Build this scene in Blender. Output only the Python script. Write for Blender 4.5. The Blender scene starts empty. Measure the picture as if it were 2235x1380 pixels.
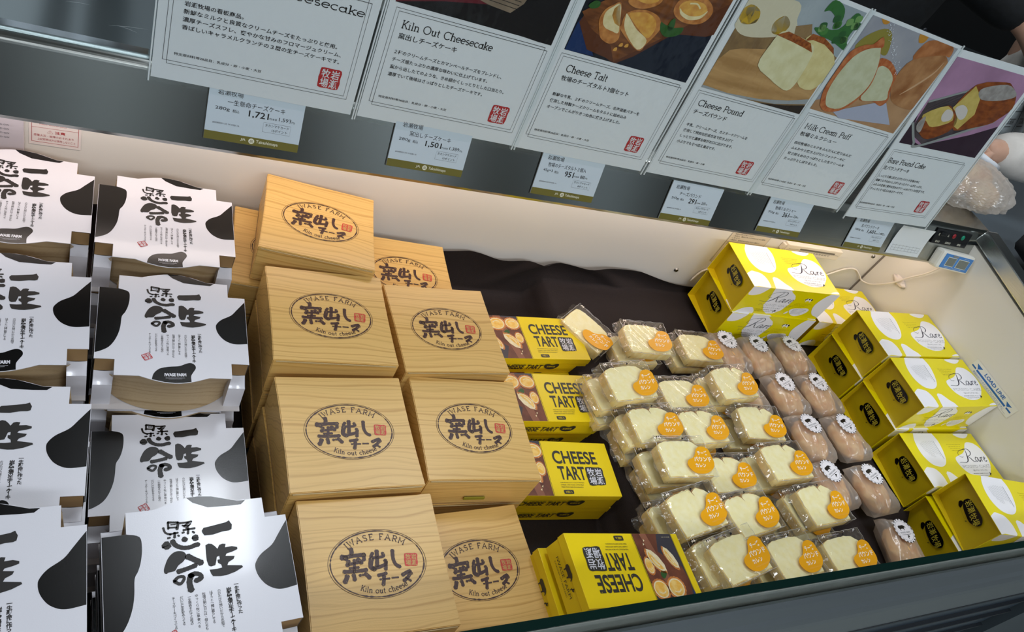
import bpy, bmesh, math, random
from mathutils import Vector, Matrix, Euler
random.seed(4)
sc = bpy.context.scene
COL = sc.collection
CZ = 1.55            # height of the camera above the shop floor; case heights below are given relative to it
def P3(x, y, z): return Vector((x, y, z + CZ))
# ---------------------------------------------------------------- camera
cam = bpy.data.cameras.new('camera'); camo = bpy.data.objects.new('camera', cam); COL.objects.link(camo)
cam.sensor_width = 36; cam.lens = 26.465; cam.clip_start = .02; cam.clip_end = 60
camo.matrix_world = Matrix(((0.87048, -0.05918, -0.48863, 0), (-0.28024, 0.75653, -0.59087, 0), (0.40463, 0.65128, 0.64196, CZ), (0, 0, 0, 1)))
sc.camera = camo
# ---------------------------------------------------------------- view and light
vs = sc.view_settings; vs.view_transform = 'Standard'; vs.look = 'None'; vs.gamma = 1; vs.exposure = 0.0
vs.use_curve_mapping = False
w = bpy.data.worlds.new('world'); sc.world = w; w.use_nodes = True
w.node_tree.nodes['Background'].inputs[0].default_value = (.80, .90, 1, 1); w.node_tree.nodes['Background'].inputs[1].default_value = .1
def area(name, loc, size, size_y, power, color, rot=(0, 0, 0), spread=180):
    l = bpy.data.lights.new(name, 'AREA'); l.shape = 'RECTANGLE'; l.size = size; l.size_y = size_y; l.energy = power; l.color = color
    l.spread = math.radians(spread)
    o = bpy.data.objects.new(name, l); COL.objects.link(o); o.location = loc; o.rotation_euler = rot
    return o
COOL = (.88, .94, 1)
# ceiling lamps of the shop, followed by added fill lamps
area('ceiling_or_fill_lamp', P3(.40, 1.32, 1.28), .22, .55, 10.5, COOL)
area('ceiling_or_fill_lamp', P3(1.15, 1.40, 1.28), .25, .5, 8, COOL)
area('ceiling_or_fill_lamp', P3(-1.3, .3, 1.28), 1.2, .3, 8, COOL)
area('ceiling_or_fill_lamp', P3(.6, -.55, 1.28), 1.2, .5, 8, COOL)
area('ceiling_or_fill_lamp', P3(2.2, -.3, 1.28), 1.2, .4, 9, COOL)
area('ceiling_or_fill_lamp', P3(2.9, 2.6, 1.28), 1.2, .4, 10, COOL)
area('ceiling_or_fill_lamp', P3(.3, -1.9, 1.27), 3.4, .5, 62, COOL, (math.radians(28), 0, 0))  # added fill behind the camera, brightens the upright posters
area('ceiling_or_fill_lamp', P3(1.6, -2.35, 1.27), 5, .3, 55, COOL, (math.radians(-25), 0, 0))  # added unseen lamp, lights the front wall for the steel to reflect
for x_, w_, e_ in ((-.46, .36, .85), (-.13, .055, .13), (.28, .40, .45)):
    area('reflection_lamp', P3(x_, 3.6, 1.262), w_, 2.2, e_, COOL)  # unseen lamps added to put pale bands into the hood sheet's reflection
# warm LED strip under the hood of the case
area('hood_lamp', P3(.62, .815, -.548), 1.8, .035, 1.75, (1, .84, .76), (0.1, 0, 0))
# ---------------------------------------------------------------- helpers
def lin(h):
    h = h.lstrip('#'); r = []
    for i in (0, 2, 4):
        c = int(h[i:i+2], 16) / 255
        r.append(c / 12.92 if c <= .04045 else ((c + .055) / 1.055) ** 2.4)
    return (*r, 1)
MATS = {}
def mat(name, col, rough=.5, metal=0, spec=.5, coat=0, bump=None, trans=0, emit=None, aniso=0):
    if name in MATS: return MATS[name]
    m = bpy.data.materials.new(name); m.use_nodes = True; nt = m.node_tree; b = nt.nodes['Principled BSDF']
    c = lin(col) if isinstance(col, str) else col
    b.inputs['Base Color'].default_value = c; b.inputs['Roughness'].default_value = rough; b.inputs['Metallic'].default_value = metal
    b.inputs['Specular IOR Level'].default_value = spec
    if coat: b.inputs['Coat Weight'].default_value = coat; b.inputs['Coat Roughness'].default_value = .08
    if aniso: b.inputs['Anisotropic'].default_value = aniso
    if emit: b.inputs['Emission Color'].default_value = lin(emit[0]); b.inputs['Emission Strength'].default_value = emit[1]
    if bump:
        tc = nt.nodes.new('ShaderNodeTexCoord'); mp = nt.nodes.new('ShaderNodeMapping'); no = nt.nodes.new('ShaderNodeTexNoise'); bp = nt.nodes.new('ShaderNodeBump')
        nt.links.new(tc.outputs['Object'], mp.inputs[0]); nt.links.new(mp.outputs[0], no.inputs['Vector']); nt.links.new(no.outputs[0], bp.inputs['Height']); nt.links.new(bp.outputs[0], b.inputs['Normal'])
        s = bump[0]; mp.inputs['Scale'].default_value = s if isinstance(s, tuple) else (s, s, s); no.inputs['Scale'].default_value = 1; no.inputs['Detail'].default_value = 3
        bp.inputs['Strength'].default_value = bump[1]; bp.inputs['Distance'].default_value = bump[2] if len(bump) > 2 else .001
    MATS[name] = m; return m
def mottled(name, c1, c2, scale, rough=.5, pos=(.35, .65), bump=0, spec=.5, stretch=(1, 1, 1), third=None, detail=4):
    if name in MATS: return MATS[name]
    m = mat(name, c1, rough, spec=spec); nt = m.node_tree; b = nt.nodes['Principled BSDF']
    tc = nt.nodes.new('ShaderNodeTexCoord'); mp = nt.nodes.new('ShaderNodeMapping'); no = nt.nodes.new('ShaderNodeTexNoise'); r = nt.nodes.new('ShaderNodeValToRGB'); oi = nt.nodes.new('ShaderNodeObjectInfo')
    ad = nt.nodes.new('ShaderNodeVectorMath'); ad.operation = 'ADD'
    sc_ = nt.nodes.new('ShaderNodeVectorMath'); sc_.operation = 'SCALE'; cmb = nt.nodes.new('ShaderNodeCombineXYZ')
    nt.links.new(oi.outputs['Random'], cmb.inputs[1]); nt.links.new(cmb.outputs[0], sc_.inputs[0]); sc_.inputs['Scale'].default_value = 3
    nt.links.new(tc.outputs['Object'], ad.inputs[0]); nt.links.new(sc_.outputs[0], ad.inputs[1])
    nt.links.new(ad.outputs[0], mp.inputs[0]); mp.inputs['Scale'].default_value = tuple(scale * s for s in stretch)
    nt.links.new(mp.outputs[0], no.inputs['Vector']); no.inputs['Scale'].default_value = 1; no.inputs['Detail'].default_value = detail
    nt.links.new(no.outputs[0], r.inputs[0]); e = r.color_ramp.elements
    e[0].position = pos[0]; e[0].color = lin(c1); e[1].position = pos[1]; e[1].color = lin(c2)
    if third: t = e.new(third[0]); t.color = lin(third[1])
    nt.links.new(r.outputs[0], b.inputs['Base Color'])
    if bump:
        bp = nt.nodes.new('ShaderNodeBump'); nt.links.new(no.outputs[0], bp.inputs['Height']); nt.links.new(bp.outputs[0], b.inputs['Normal'])
        bp.inputs['Strength'].default_value = bump; bp.inputs['Distance'].default_value = .002
    return m
def wood(name, c1, c2, rough=.32, sc_=1.0):
    """cedar-look print: long grain lines along local x"""
    if name in MATS: return MATS[name]
    m = mat(name, c1, rough); nt = m.node_tree; b = nt.nodes['Principled BSDF']; N = nt.nodes.new; Lk = nt.links.new
    tc = N('ShaderNodeTexCoord'); oi = N('ShaderNodeObjectInfo'); cmb = N('ShaderNodeCombineXYZ'); ad = N('ShaderNodeVectorMath'); ad.operation = 'ADD'
    Lk(oi.outputs['Random'], cmb.inputs[1]); Lk(tc.outputs['Object'], ad.inputs[0]); Lk(cmb.outputs[0], ad.inputs[1])
    # long-wave wander of the lines
    n1 = N('ShaderNodeTexNoise'); m1 = N('ShaderNodeMapping'); m1.inputs['Scale'].default_value = (5, 20, 20); Lk(ad.outputs[0], m1.inputs[0]); Lk(m1.outputs[0], n1.inputs['Vector']); n1.inputs['Scale'].default_value = 1
    sp = N('ShaderNodeSeparateXYZ'); Lk(ad.outputs[0], sp.inputs[0])
    a1 = N('ShaderNodeMath'); a1.operation = 'ADD'; Lk(sp.outputs[1], a1.inputs[0]); Lk(sp.outputs[2], a1.inputs[1])
    a2 = N('ShaderNodeMath'); a2.operation = 'MULTIPLY_ADD'; Lk(n1.outputs[0], a2.inputs[0]); a2.inputs[1].default_value = .035; Lk(a1.outputs[0], a2.inputs[2])
    c2_ = N('ShaderNodeCombineXYZ'); Lk(a2.outputs[0], c2_.inputs[1])
    n2 = N('ShaderNodeTexNoise'); n2.noise_dimensions = '3D'; Lk(c2_.outputs[0], n2.inputs['Vector']); n2.inputs['Scale'].default_value = 260 * sc_; n2.inputs['Detail'].default_value = 1
    n3 = N('ShaderNodeTexNoise'); m3 = N('ShaderNodeMapping'); m3.inputs['Scale'].default_value = (14, 900, 900); Lk(ad.outputs[0], m3.inputs[0]); Lk(m3.outputs[0], n3.inputs['Vector']); n3.inputs['Scale'].default_value = 1; n3.inputs['Detail'].default_value = 2
    mx = N('ShaderNodeMath'); mx.operation = 'MULTIPLY_ADD'; Lk(n3.outputs[0], mx.inputs[0]); mx.inputs[1].default_value = .25; Lk(n2.outputs[0], mx.inputs[2])
    r = N('ShaderNodeValToRGB'); Lk(mx.outputs[0], r.inputs[0]); e = r.color_ramp.elements
    e[0].position = .60; e[0].color = lin(c1); e[1].position = .86; e[1].color = lin(c2)
    Lk(r.outputs[0], b.inputs['Base Color'])
    n4 = N('ShaderNodeTexNoise'); m4 = N('ShaderNodeMapping'); m4.inputs['Scale'].default_value = (900, 900, 900); Lk(tc.outputs['Object'], m4.inputs[0]); Lk(m4.outputs[0], n4.inputs['Vector']); n4.inputs['Scale'].default_value = 1
    bp = N('ShaderNodeBump'); Lk(n4.outputs[0], bp.inputs['Height']); bp.inputs['Strength'].default_value = .5; bp.inputs['Distance'].default_value = .00008; Lk(bp.outputs[0], b.inputs['Normal'])
    return m
def film(name, alpha=.12, tint='#ffffff', rough=.06, body=0.0, bodycol='#ffffff', bumps=(60, .25)):
    """thin clear wrap: mostly transparent, with a fresnel gloss and a little haze"""
    if name in MATS: return MATS[name]
    m = bpy.data.materials.new(name); m.use_nodes = True; nt = m.node_tree; nt.nodes.clear(); N = nt.nodes.new; Lk = nt.links.new
    out = N('ShaderNodeOutputMaterial'); tr = N('ShaderNodeBsdfTransparent'); tr.inputs[0].default_value = lin(tint); gl = N('ShaderNodeBsdfGlossy'); gl.inputs['Roughness'].default_value = rough
    lw = N('ShaderNodeLayerWeight'); lw.inputs[0].default_value = .35; mr = N('ShaderNodeMapRange'); mr.inputs['To Min'].default_value = alpha * .6; mr.inputs['To Max'].default_value = min(1, alpha * 4)
    Lk(lw.outputs['Facing'], mr.inputs[0])
    mx = N('ShaderNodeMixShader'); Lk(mr.outputs[0], mx.inputs[0]); Lk(tr.outputs[0], mx.inputs[1]); Lk(gl.outputs[0], mx.inputs[2])
    tc = N('ShaderNodeTexCoord'); no = N('ShaderNodeTexNoise'); no.inputs['Scale'].default_value = bumps[0]; no.inputs['Detail'].default_value = 3; bp = N('ShaderNodeBump'); bp.inputs['Strength'].default_value = bumps[1]; bp.inputs['Distance'].default_value = .004
    Lk(tc.outputs['Object'], no.inputs['Vector']); Lk(no.outputs[0], bp.inputs['Height']); Lk(bp.outputs[0], gl.inputs['Normal']); Lk(bp.outputs[0], lw.inputs['Normal'])
    last = mx
    if body:
        df = N('ShaderNodeBsdfDiffuse'); df.inputs[0].default_value = lin(bodycol); tl = N('ShaderNodeBsdfTranslucent'); tl.inputs[0].default_value = lin(bodycol)
        m1 = N('ShaderNodeMixShader'); m1.inputs[0].default_value = .5; Lk(df.outputs[0], m1.inputs[1]); Lk(tl.outputs[0], m1.inputs[2])
        m2 = N('ShaderNodeMixShader'); m2.inputs[0].default_value = body; Lk(mx.outputs[0], m2.inputs[1]); Lk(m1.outputs[0], m2.inputs[2]); last = m2
    Lk(last.outputs[0], out.inputs[0]); MATS[name] = m; return m

class MB:
    """mesh builder: collects faces with materials and makes ONE object"""
    def __init__(s): s.v = []; s.f = []; s.m = []; s.mats = []; s.sm = []
    def mi(s, m):
        if m not in s.mats: s.mats.append(m)
        return s.mats.index(m)
    def face(s, pts, m, smooth=False):
        n = len(s.v); s.v += [tuple(p) for p in pts]; s.f.append(tuple(range(n, n + len(pts)))); s.m.append(s.mi(m)); s.sm.append(smooth)
    def mesh(s, vs_, fs, m, smooth=False):
        n = len(s.v); s.v += [tuple(p) for p in vs_]
        for f in fs: s.f.append(tuple(i + n for i in f)); s.m.append(s.mi(m)); s.sm.append(smooth)
    def grid(s, fn, nu, nv, m, smooth=True, flip=False):
        vs_ = [fn(i / nu, j / nv) for j in range(nv + 1) for i in range(nu + 1)]
        fs = []
        for j in range(nv):
            for i in range(nu):
                a = j * (nu + 1) + i; q = (a, a + 1, a + nu + 2, a + nu + 1); fs.append(q[::-1] if flip else q)
        s.mesh(vs_, fs, m, smooth)
    def box(s, lo, hi, m, M=None, bev=0):
        bm = bmesh.new(); bmesh.ops.create_cube(bm, size=1)
        for v in bm.verts: v.co = Vector([lo[i] + (v.co[i] + .5) * (hi[i] - lo[i]) for i in range(3)])
        if bev: bmesh.ops.bevel(bm, geom=bm.edges[:], offset=bev, segments=2, affect='EDGES', profile=.6)
        s.bm(bm, m, M, smooth=False)
    def bm(s, bm, m, M=None, smooth=False):
        bm.verts.index_update()
        s.mesh([(M @ v.co if M else v.co) for v in bm.verts], [[v.index for v in f.verts] for f in bm.faces], m, smooth); bm.free()
    def tube(s, pts, r, m, n=8, caps=True):
        pts = [Vector(p) for p in pts]; k = len(pts); rs = r if isinstance(r, (list, tuple)) else [r] * k; vs_ = []
        up = Vector((0, 0, 1))
        for i, p in enumerate(pts):
            t = (pts[min(i + 1, k - 1)] - pts[max(i - 1, 0)]).normalized()
            a = t.cross(up)
            if a.length < 1e-3: a = t.cross(Vector((1, 0, 0)))
            a.normalize(); b = a.cross(t)
            for j in range(n):
                q = 2 * math.pi * j / n; vs_.append(p + (a * math.cos(q) + b * math.sin(q)) * rs[i])
        fs = [(i * n + j, i * n + (j + 1) % n, (i + 1) * n + (j + 1) % n, (i + 1) * n + j) for i in range(k - 1) for j in range(n)]
        if caps: fs += [tuple(range(n))[::-1], tuple((k - 1) * n + j for j in range(n))]
        s.mesh(vs_, fs, m, True)
    def build(s, name, parent=None, M=None, data_only=False):
        me = bpy.data.meshes.new(name); me.from_pydata(s.v, [], s.f); me.materials.clear()
        for m in s.mats: me.materials.append(m)
        me.polygons.foreach_set('material_index', s.m); me.polygons.foreach_set('use_smooth', s.sm); me.update()
        o = bpy.data.objects.new(name, me); COL.objects.link(o)
        if parent: o.parent = parent
        if M is not None: o.matrix_local = M
        return o
def tag(o, label=None, cat=None, group=None, kind=None):
    if label: o['label'] = label
    if cat: o['category'] = cat
    if group: o['group'] = group
    if kind: o['kind'] = kind
    return o
def thing(name, label, cat, M=None, group=None):
    o = bpy.data.objects.new(name, None); COL.objects.link(o); o.empty_display_size = .02
    if M is not None: o.matrix_world = M
    return tag(o, label, cat, group)
def copy_tree(o, M=None, parent=None):
    c = o.copy(); COL.objects.link(c)
    if parent: c.parent = parent
    for ch in o.children: copy_tree(ch, None, c)
    if M is not None: c.matrix_world = M
    return c
def pose(x, y, z, yaw=0, tx=0, ty=0):
    a = Vector((math.radians(tx), math.radians(ty), 0)); R = Matrix.Rotation(a.length, 4, a.normalized()) if a.length > 1e-6 else Matrix.Identity(4)
    return Matrix.Translation(P3(x, y, z)) @ R @ Matrix.Rotation(math.radians(yaw), 4, 'Z')
def frame(o, ex, ey):
    ex = Vector(ex).normalized(); ey = Vector(ey).normalized(); ez = ex.cross(ey)
    return Matrix(((ex.x, ey.x, ez.x, o[0]), (ex.y, ey.y, ez.y, o[1]), (ex.z, ey.z, ez.z, o[2]), (0, 0, 0, 1)))

# ---- lettering: outlines of Blender's own font, cached as flat triangles
_tc = {}
def glyphs(txt, bold=0.0, res=2):
    k = (txt, bold, res)
    if k not in _tc:
        cu = bpy.data.curves.new('t', 'FONT'); cu.body = txt; cu.resolution_u = res; cu.offset = bold; cu.fill_mode = 'FRONT'
        o = bpy.data.objects.new('t', cu); COL.objects.link(o); dg = bpy.context.evaluated_depsgraph_get()
        me = bpy.data.meshes.new_from_object(o.evaluated_get(dg))
        vs_ = [(v.co.x, v.co.y) for v in me.vertices]; fs = [tuple(p.vertices) for p in me.polygons]
        bpy.data.objects.remove(o); bpy.data.curves.remove(cu); bpy.data.meshes.remove(me)
        if not vs_: vs_ = [(0, 0)]
        xs = [v[0] for v in vs_]; ys = [v[1] for v in vs_]
        _tc[k] = (vs_, fs, min(xs), max(xs), min(ys), max(ys))
    return _tc[k]
def arc(cx, cy, rx, ry, a0, a1, n=14):
    return [(cx + rx * math.cos(math.radians(a0 + (a1 - a0) * i / n)), cy + ry * math.sin(math.radians(a0 + (a1 - a0) * i / n))) for i in range(n + 1)]
def sf(x, y, w_=.11): return [(x - w_, y), (x + w_, y)]
SG = {  # monoline slab letters: width, strokes
'K': (.78, [[(.17, 0), (.17, 1)], [(.66, 1), (.17, .4)], [(.32, .56), (.68, 0)], sf(.17, 0), sf(.17, 1), sf(.64, 1), sf(.68, 0)]),
'i': (.34, [[(.17, 0), (.17, .62), (.05, .62)], [(.17, .86), (.17, .93)], sf(.17, 0)]), 'l': (.34, [[(.17, 0), (.17, 1), (.05, 1)], sf(.17, 0)]),
'n': (.68, [[(.04, .62), (.15, .62), (.15, 0)], arc(.34, .42, .19, .2, 180, 0) + [(.53, 0)], sf(.15, 0), sf(.53, 0)]),
'O': (1.0, [arc(.48, .5, .42, .51, 0, 360, 24)]), 'u': (.68, [[(.03, .62), (.14, .62)] + arc(.32, .2, .18, .2, 180, 360), [(.4, .62), (.5, .62), (.5, 0), (.62, 0)]]),
't': (.42, [[(.18, .9)] + arc(.28, .12, .1, .12, 180, 300), [(.03, .62), (.35, .62)]]), 'C': (.88, [arc(.48, .5, .41, .51, 42, 318, 20), [(.8, .82), (.8, 1)]]),
'h': (.68, [[(.04, 1), (.15, 1), (.15, 0)], arc(.34, .42, .19, .2, 180, 0) + [(.53, 0)], sf(.15, 0), sf(.53, 0)]), 'e': (.62, [[(.05, .33)] + arc(.31, .31, .26, .31, 5, 315, 18)]),
's': (.5, [arc(.25, .465, .16, .155, 35, 270, 10) + arc(.25, .16, .17, .16, 90, -150, 10)]), 'c': (.56, [arc(.31, .31, .26, .31, 48, 312, 16)]),
'a': (.64, [arc(.29, .28, .23, .28, 0, 360, 18), [(.43, .62), (.52, .62), (.52, 0), (.62, 0)]]), 'k': (.62, [[(.04, 1), (.15, 1), (.15, 0)], [(.48, .62), (.15, .25)], [(.27, .39), (.52, 0)], sf(.15, 0), sf(.5, .62), sf(.53, 0)]),
'T': (.78, [[(.38, 0), (.38, 1)], [(.04, .84), (.04, 1), (.72, 1), (.72, .84)], sf(.38, 0)]), 'P': (.72, [[(.05, 1)] + [(.16, 1)] + arc(.4, .74, .24, .26, 90, -90) + [(.16, .48)], [(.16, 1), (.16, 0)], sf(.16, 0)]),
'o': (.64, [arc(.31, .31, .27, .31, 0, 360, 18)]), 'd': (.66, [arc(.29, .31, .24, .31, 0, 360, 18), [(.4, 1), (.53, 1), (.53, 0), (.63, 0)]]),
'M': (1.0, [[(.04, 0), (.26, 0)], [(.15, 0), (.15, 1), (.48, .3), (.81, 1), (.81, 0)], sf(.81, 0), [(.04, 1), (.15, 1)], [(.81, 1), (.92, 1)]]), 'r': (.46, [[(.04, .62), (.15, .62), (.15, 0)], arc(.33, .4, .18, .22, 180, 55), sf(.15, 0)]),
'm': (1.02, [[(.04, .62), (.15, .62), (.15, 0)], arc(.32, .42, .17, .2, 180, 0) + [(.49, 0)], arc(.66, .42, .17, .2, 180, 0) + [(.83, 0)], sf(.15, 0), sf(.49, 0), sf(.83, 0)]),
'f': (.42, [[(.17, 0)] + arc(.3, .86, .13, .14, 180, 40), [(.03, .62), (.35, .62)], sf(.17, 0)]), 'R': (.76, [[(.05, 1), (.16, 1)] + arc(.4, .74, .24, .26, 90, -90) + [(.16, .48)], [(.16, 1), (.16, 0)], [(.4, .48), (.64, 0), (.72, 0)], sf(.16, 0)]),
'I': (.36, [[(.18, 0), (.18, 1)], sf(.18, 0), sf(.18, 1)]), 'W': (1.05, [[(.08, 1), (.3, 0), (.5, .85), (.7, 0), (.95, 1)], sf(.08, 1), sf(.95, 1)]), 'A': (.85, [[(.08, 0), (.41, 1), (.75, 0)], [(.2, .35), (.63, .35)], sf(.08, 0), sf(.75, 0)]),
'S': (.66, [arc(.32, .75, .22, .24, 25, 270, 10) + arc(.32, .26, .24, .25, 90, -155, 10)]), 'E': (.7, [[(.6, .86), (.6, 1), (.07, 1)], [(.17, 1), (.17, 0)], [(.07, 0), (.62, 0), (.62, .15)], [(.17, .52), (.48, .52)]]),
'F': (.66, [[(.6, .86), (.6, 1), (.07, 1)], [(.17, 1), (.17, 0)], [(.17, .52), (.46, .52)], sf(.17, 0)]), 'U': (.8, [[(.16, 1)] + arc(.4, .28, .24, .28, 180, 360) + [(.64, 1)], sf(.16, 1), sf(.64, 1)]),
'N': (.85, [[(.16, 0), (.16, 1), (.68, 0), (.68, 1)], sf(.16, 0), sf(.68, 1), [(.06, 1), (.16, 1)]]), 'D': (.85, [[(.06, 1), (.38, 1)] + arc(.38, .5, .38, .5, 90, -90) + [(.06, 0)], [(.17, 1), (.17, 0)]]), ' ': (.42, [])}
def ribbon(pts, wd):
    """flat strip along a polyline; wd is one width or one per point"""
    n = len(pts); ws = wd if isinstance(wd, (list, tuple)) else [wd] * n; a = []; b = []
    for i in range(n):
        p0 = pts[max(i - 1, 0)]; p1 = pts[min(i + 1, n - 1)]; dx = p1[0] - p0[0]; dy = p1[1] - p0[1]; l = math.hypot(dx, dy) or 1
        nx, ny = -dy / l, dx / l; k = 1
        if 0 < i < n - 1:
            ex, ey = pts[i][0] - p0[0], pts[i][1] - p0[1]; le = math.hypot(ex, ey) or 1
            k = min(1.6, 1 / max(.5, abs((nx * -ey + ny * ex) / le)))
        h = ws[i] / 2 * k
        a.append((pts[i][0] + nx * h, pts[i][1] + ny * h)); b.append((pts[i][0] - nx * h, pts[i][1] - ny * h))
    vs_ = a + b; return vs_, [(i, i + n, i + 1 + n, i + 1) for i in range(n - 1)]
def catmull(pts, closed=True, k=5):
    n = len(pts); out = []
    rng = range(n) if closed else range(n - 1)
    for i in rng:
        g = (lambda j: pts[j % n]) if closed else (lambda j: pts[max(0, min(n - 1, j))])
        p0, p1, p2, p3 = g(i - 1), g(i), g(i + 1), g(i + 2)
        for t in range(k):
            t /= k
            out.append(tuple(.5 * (2 * p1[d] + (p2[d] - p0[d]) * t + (2 * p0[d] - 5 * p1[d] + 4 * p2[d] - p3[d]) * t * t + (3 * p1[d] - p0[d] - 3 * p2[d] + p3[d]) * t ** 3) for d in (0, 1)))
    if not closed: out.append(tuple(pts[-1][:2]))
    return out
class Art:
    """flat print laid on a face of a mesh builder; units: mm in the face's own frame"""
    def __init__(s, mb, M, clip=None): s.mb = mb; s.M = M; s.z = 0; s.clip = clip
    def put(s, vs_, fs, m, lay):
        z = .00013 * (lay + 1)
        s.mb.mesh([s.M @ Vector((x / 1000, y / 1000, z)) for x, y in vs_], fs, m)
    def poly(s, pts, m, lay=0, smooth=False, k=5):
        pts = [tuple(p[:2]) for p in pts]
        if smooth: pts = catmull(pts, True, k)
        if s.clip:
            x0, y0, x1, y1 = s.clip
            for ax, lim, sg in ((0, x0, 1), (0, x1, -1), (1, y0, 1), (1, y1, -1)):
                o = []
                for i in range(len(pts)):
                    a, b = pts[i - 1], pts[i]; ia = (a[ax] - lim) * sg >= 0; ib = (b[ax] - lim) * sg >= 0
                    if ia != ib:
                        t = (lim - a[ax]) / (b[ax] - a[ax]); o.append((a[0] + (b[0] - a[0]) * t, a[1] + (b[1] - a[1]) * t))
                    if ib: o.append(b)
                pts = o
                if len(pts) < 3: return
        ar = sum(pts[i - 1][0] * pts[i][1] - pts[i][0] * pts[i - 1][1] for i in range(len(pts)))
        if ar < 0: pts = pts[::-1]
        s.put(pts, [tuple(range(len(pts)))], m, lay)
    def rect(s, x0, y0, x1, y1, m, lay=0): s.poly([(x0, y0), (x1, y0), (x1, y1), (x0, y1)], m, lay)
    def line(s, pts, wd, m, lay=1, smooth=False):
        if smooth: pts = catmull([tuple(p[:2]) for p in pts], False, 6)
        if isinstance(wd, (list, tuple)) and len(wd) != len(pts):
            k = (len(wd) - 1) / (len(pts) - 1); wd = [wd[min(int(i * k), len(wd) - 2)] * (1 - (i * k - min(int(i * k), len(wd) - 2))) + wd[min(int(i * k), len(wd) - 2) + 1] * (i * k - min(int(i * k), len(wd) - 2)) for i in range(len(pts))]
        s.put(*ribbon(pts, wd), m, lay)
    def brush(s, pts, wd, m, lay=1, taper=.55):
        """ink stroke: swells, blunt round ends"""
        pts = [tuple(p[:2]) for p in pts]
        if len(pts) == 2: pts = [pts[0], ((pts[0][0] + pts[1][0]) / 2 + wd * .06, (pts[0][1] + pts[1][1]) / 2), pts[1]]
        q = catmull(pts, False, 6); n = len(q)
        e0 = (q[0][0] - q[1][0], q[0][1] - q[1][1]); l0 = math.hypot(*e0) or 1; e1 = (q[-1][0] - q[-2][0], q[-1][1] - q[-2][1]); l1 = math.hypot(*e1) or 1
        q = [(q[0][0] + e0[0] / l0 * wd * .3, q[0][1] + e0[1] / l0 * wd * .3)] + q + [(q[-1][0] + e1[0] / l1 * wd * .35, q[-1][1] + e1[1] / l1 * wd * .35)]
        ws = [wd * .55] + [wd * (1.05 - .16 * math.sin(math.pi * i / (n - 1)) + .06 * math.sin(i * 2.3)) for i in range(n)] + [wd * .35]
        s.put(*ribbon(q, ws), m, lay)
    def text(s, txt, m, x, y, h=None, w_=None, rot=0, lay=1, bold=0, res=2, centre=False, shear=0):
        """baseline-left at x,y; h = height of the ink box, w_ = its width"""
        v, f, x0, x1, y0, y1 = glyphs(txt, bold, res)
        if h is None: h = w_ * (y1 - y0) / max(1e-6, x1 - x0)
        sy = h / max(1e-6, y1 - y0); sx = w_ / max(1e-6, x1 - x0) if w_ else sy
        c, sn = math.cos(math.radians(rot)), math.sin(math.radians(rot)); W_ = (x1 - x0) * sx; out = []
        for a, b in v:
            px = (a - x0) * sx - (W_ / 2 if centre else 0); py = (b - y0) * sy; px += shear * py
            out.append((x + px * c - py * sn, y + px * sn + py * c))
        s.put(out, f, m, lay)
    def col(s, txt, m, x, y0, y1, size, bold=0, x1=None, lay=1):
        """vertical writing from y0 down to y1"""
        n = len(txt); st = (y0 - y1) / n; x1 = x if x1 is None else x1
        for i, ch in enumerate(txt):
            cy = y0 - st * (i + .5); cx = x + (x1 - x) * i / n
            v, f, a0, a1, b0, b1 = glyphs(ch, bold)
            k = size / 1.0
            if ch == 'ー': out = [(cx - (b - (b0 + b1) / 2) * k, cy + (a - (a0 + a1) / 2) * k) for a, b in v]
            else: out = [(cx + (a - (a0 + a1) / 2) * k, cy + (b - (b0 + b1) / 2) * k) for a, b in v]
            s.put(out, f, m, lay)
    def slab(s, txt, m, x, y, cap, wd, w_=None, lay=1, curve=None):
        """slab lettering; curve = (cx, cy, rx, ry, mid_deg, sign) sets it on an ellipse"""
        tot = sum(SG[c][0] for c in txt); k = w_ / tot if w_ else cap; px = 0
        for c in txt:
            gw, strokes = SG[c]
            for st in strokes:
                pts = [((px + a) * k, b * cap) for a, b in st]
                if curve:
                    cx, cy, rx, ry, mid, sg = curve; o = []
                    ang = math.radians(mid) - sg * ((px + gw / 2) - tot / 2) * k / ((rx + ry) / 2) ; bx, by = cx + rx * math.cos(ang), cy + ry * math.sin(ang)
                    tx_, ty_ = (-rx * math.sin(ang) * -sg, ry * math.cos(ang) * -sg); l = math.hypot(tx_, ty_); tx_ /= l; ty_ /= l
                    for (a, b) in st:
                        u = (a - gw / 2) * k; v_ = b * cap; o.append((bx + tx_ * u - ty_ * v_, by + ty_ * u + tx_ * v_))
                    pts = o
                else: pts = [(x + a, y + b) for a, b in pts]
                s.line(pts, wd, m, lay)
            px += gw
    def seal(s, quad, bg, fg, lay=1, rot=False):
        """square stamp with the four characters of the farm"""
        q = [tuple(p[:2]) for p in quad]  # TL TR BR BL
        if rot: q = q
        def at(u, v_): return tuple((q[0][d] * (1 - u) + q[1][d] * u) * (1 - v_) + (q[3][d] * (1 - u) + q[2][d] * u) * v_ for d in (0, 1))
        rim = []
        rnd = random.Random(3)
        for e in range(4):
            for i in range(6):
                t = i / 6; j = rnd.uniform(-.018, .018); u, v_ = [(t, j), (1 + j, t), (1 - t, 1 + j), (j, 1 - t)][e]
                if i == 0: u, v_ = [(.03, .03), (.97, .03), (.97, .97), (.03, .97)][e]
                rim.append(at(u, v_))
        s.poly(rim, bg, lay)
        for ch, cu_, cv in (('岩', .72, .28), ('瀬', .72, .74), ('牧', .29, .28), ('場', .29, .74)):
            v, f, a0, a1, b0, b1 = glyphs(ch, .012)
            s.put([at(cu_ + (a - (a0 + a1) / 2) * .42, cv - (b - (b0 + b1) / 2) * .46) for a, b in v], f, fg, lay + 1)
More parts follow.
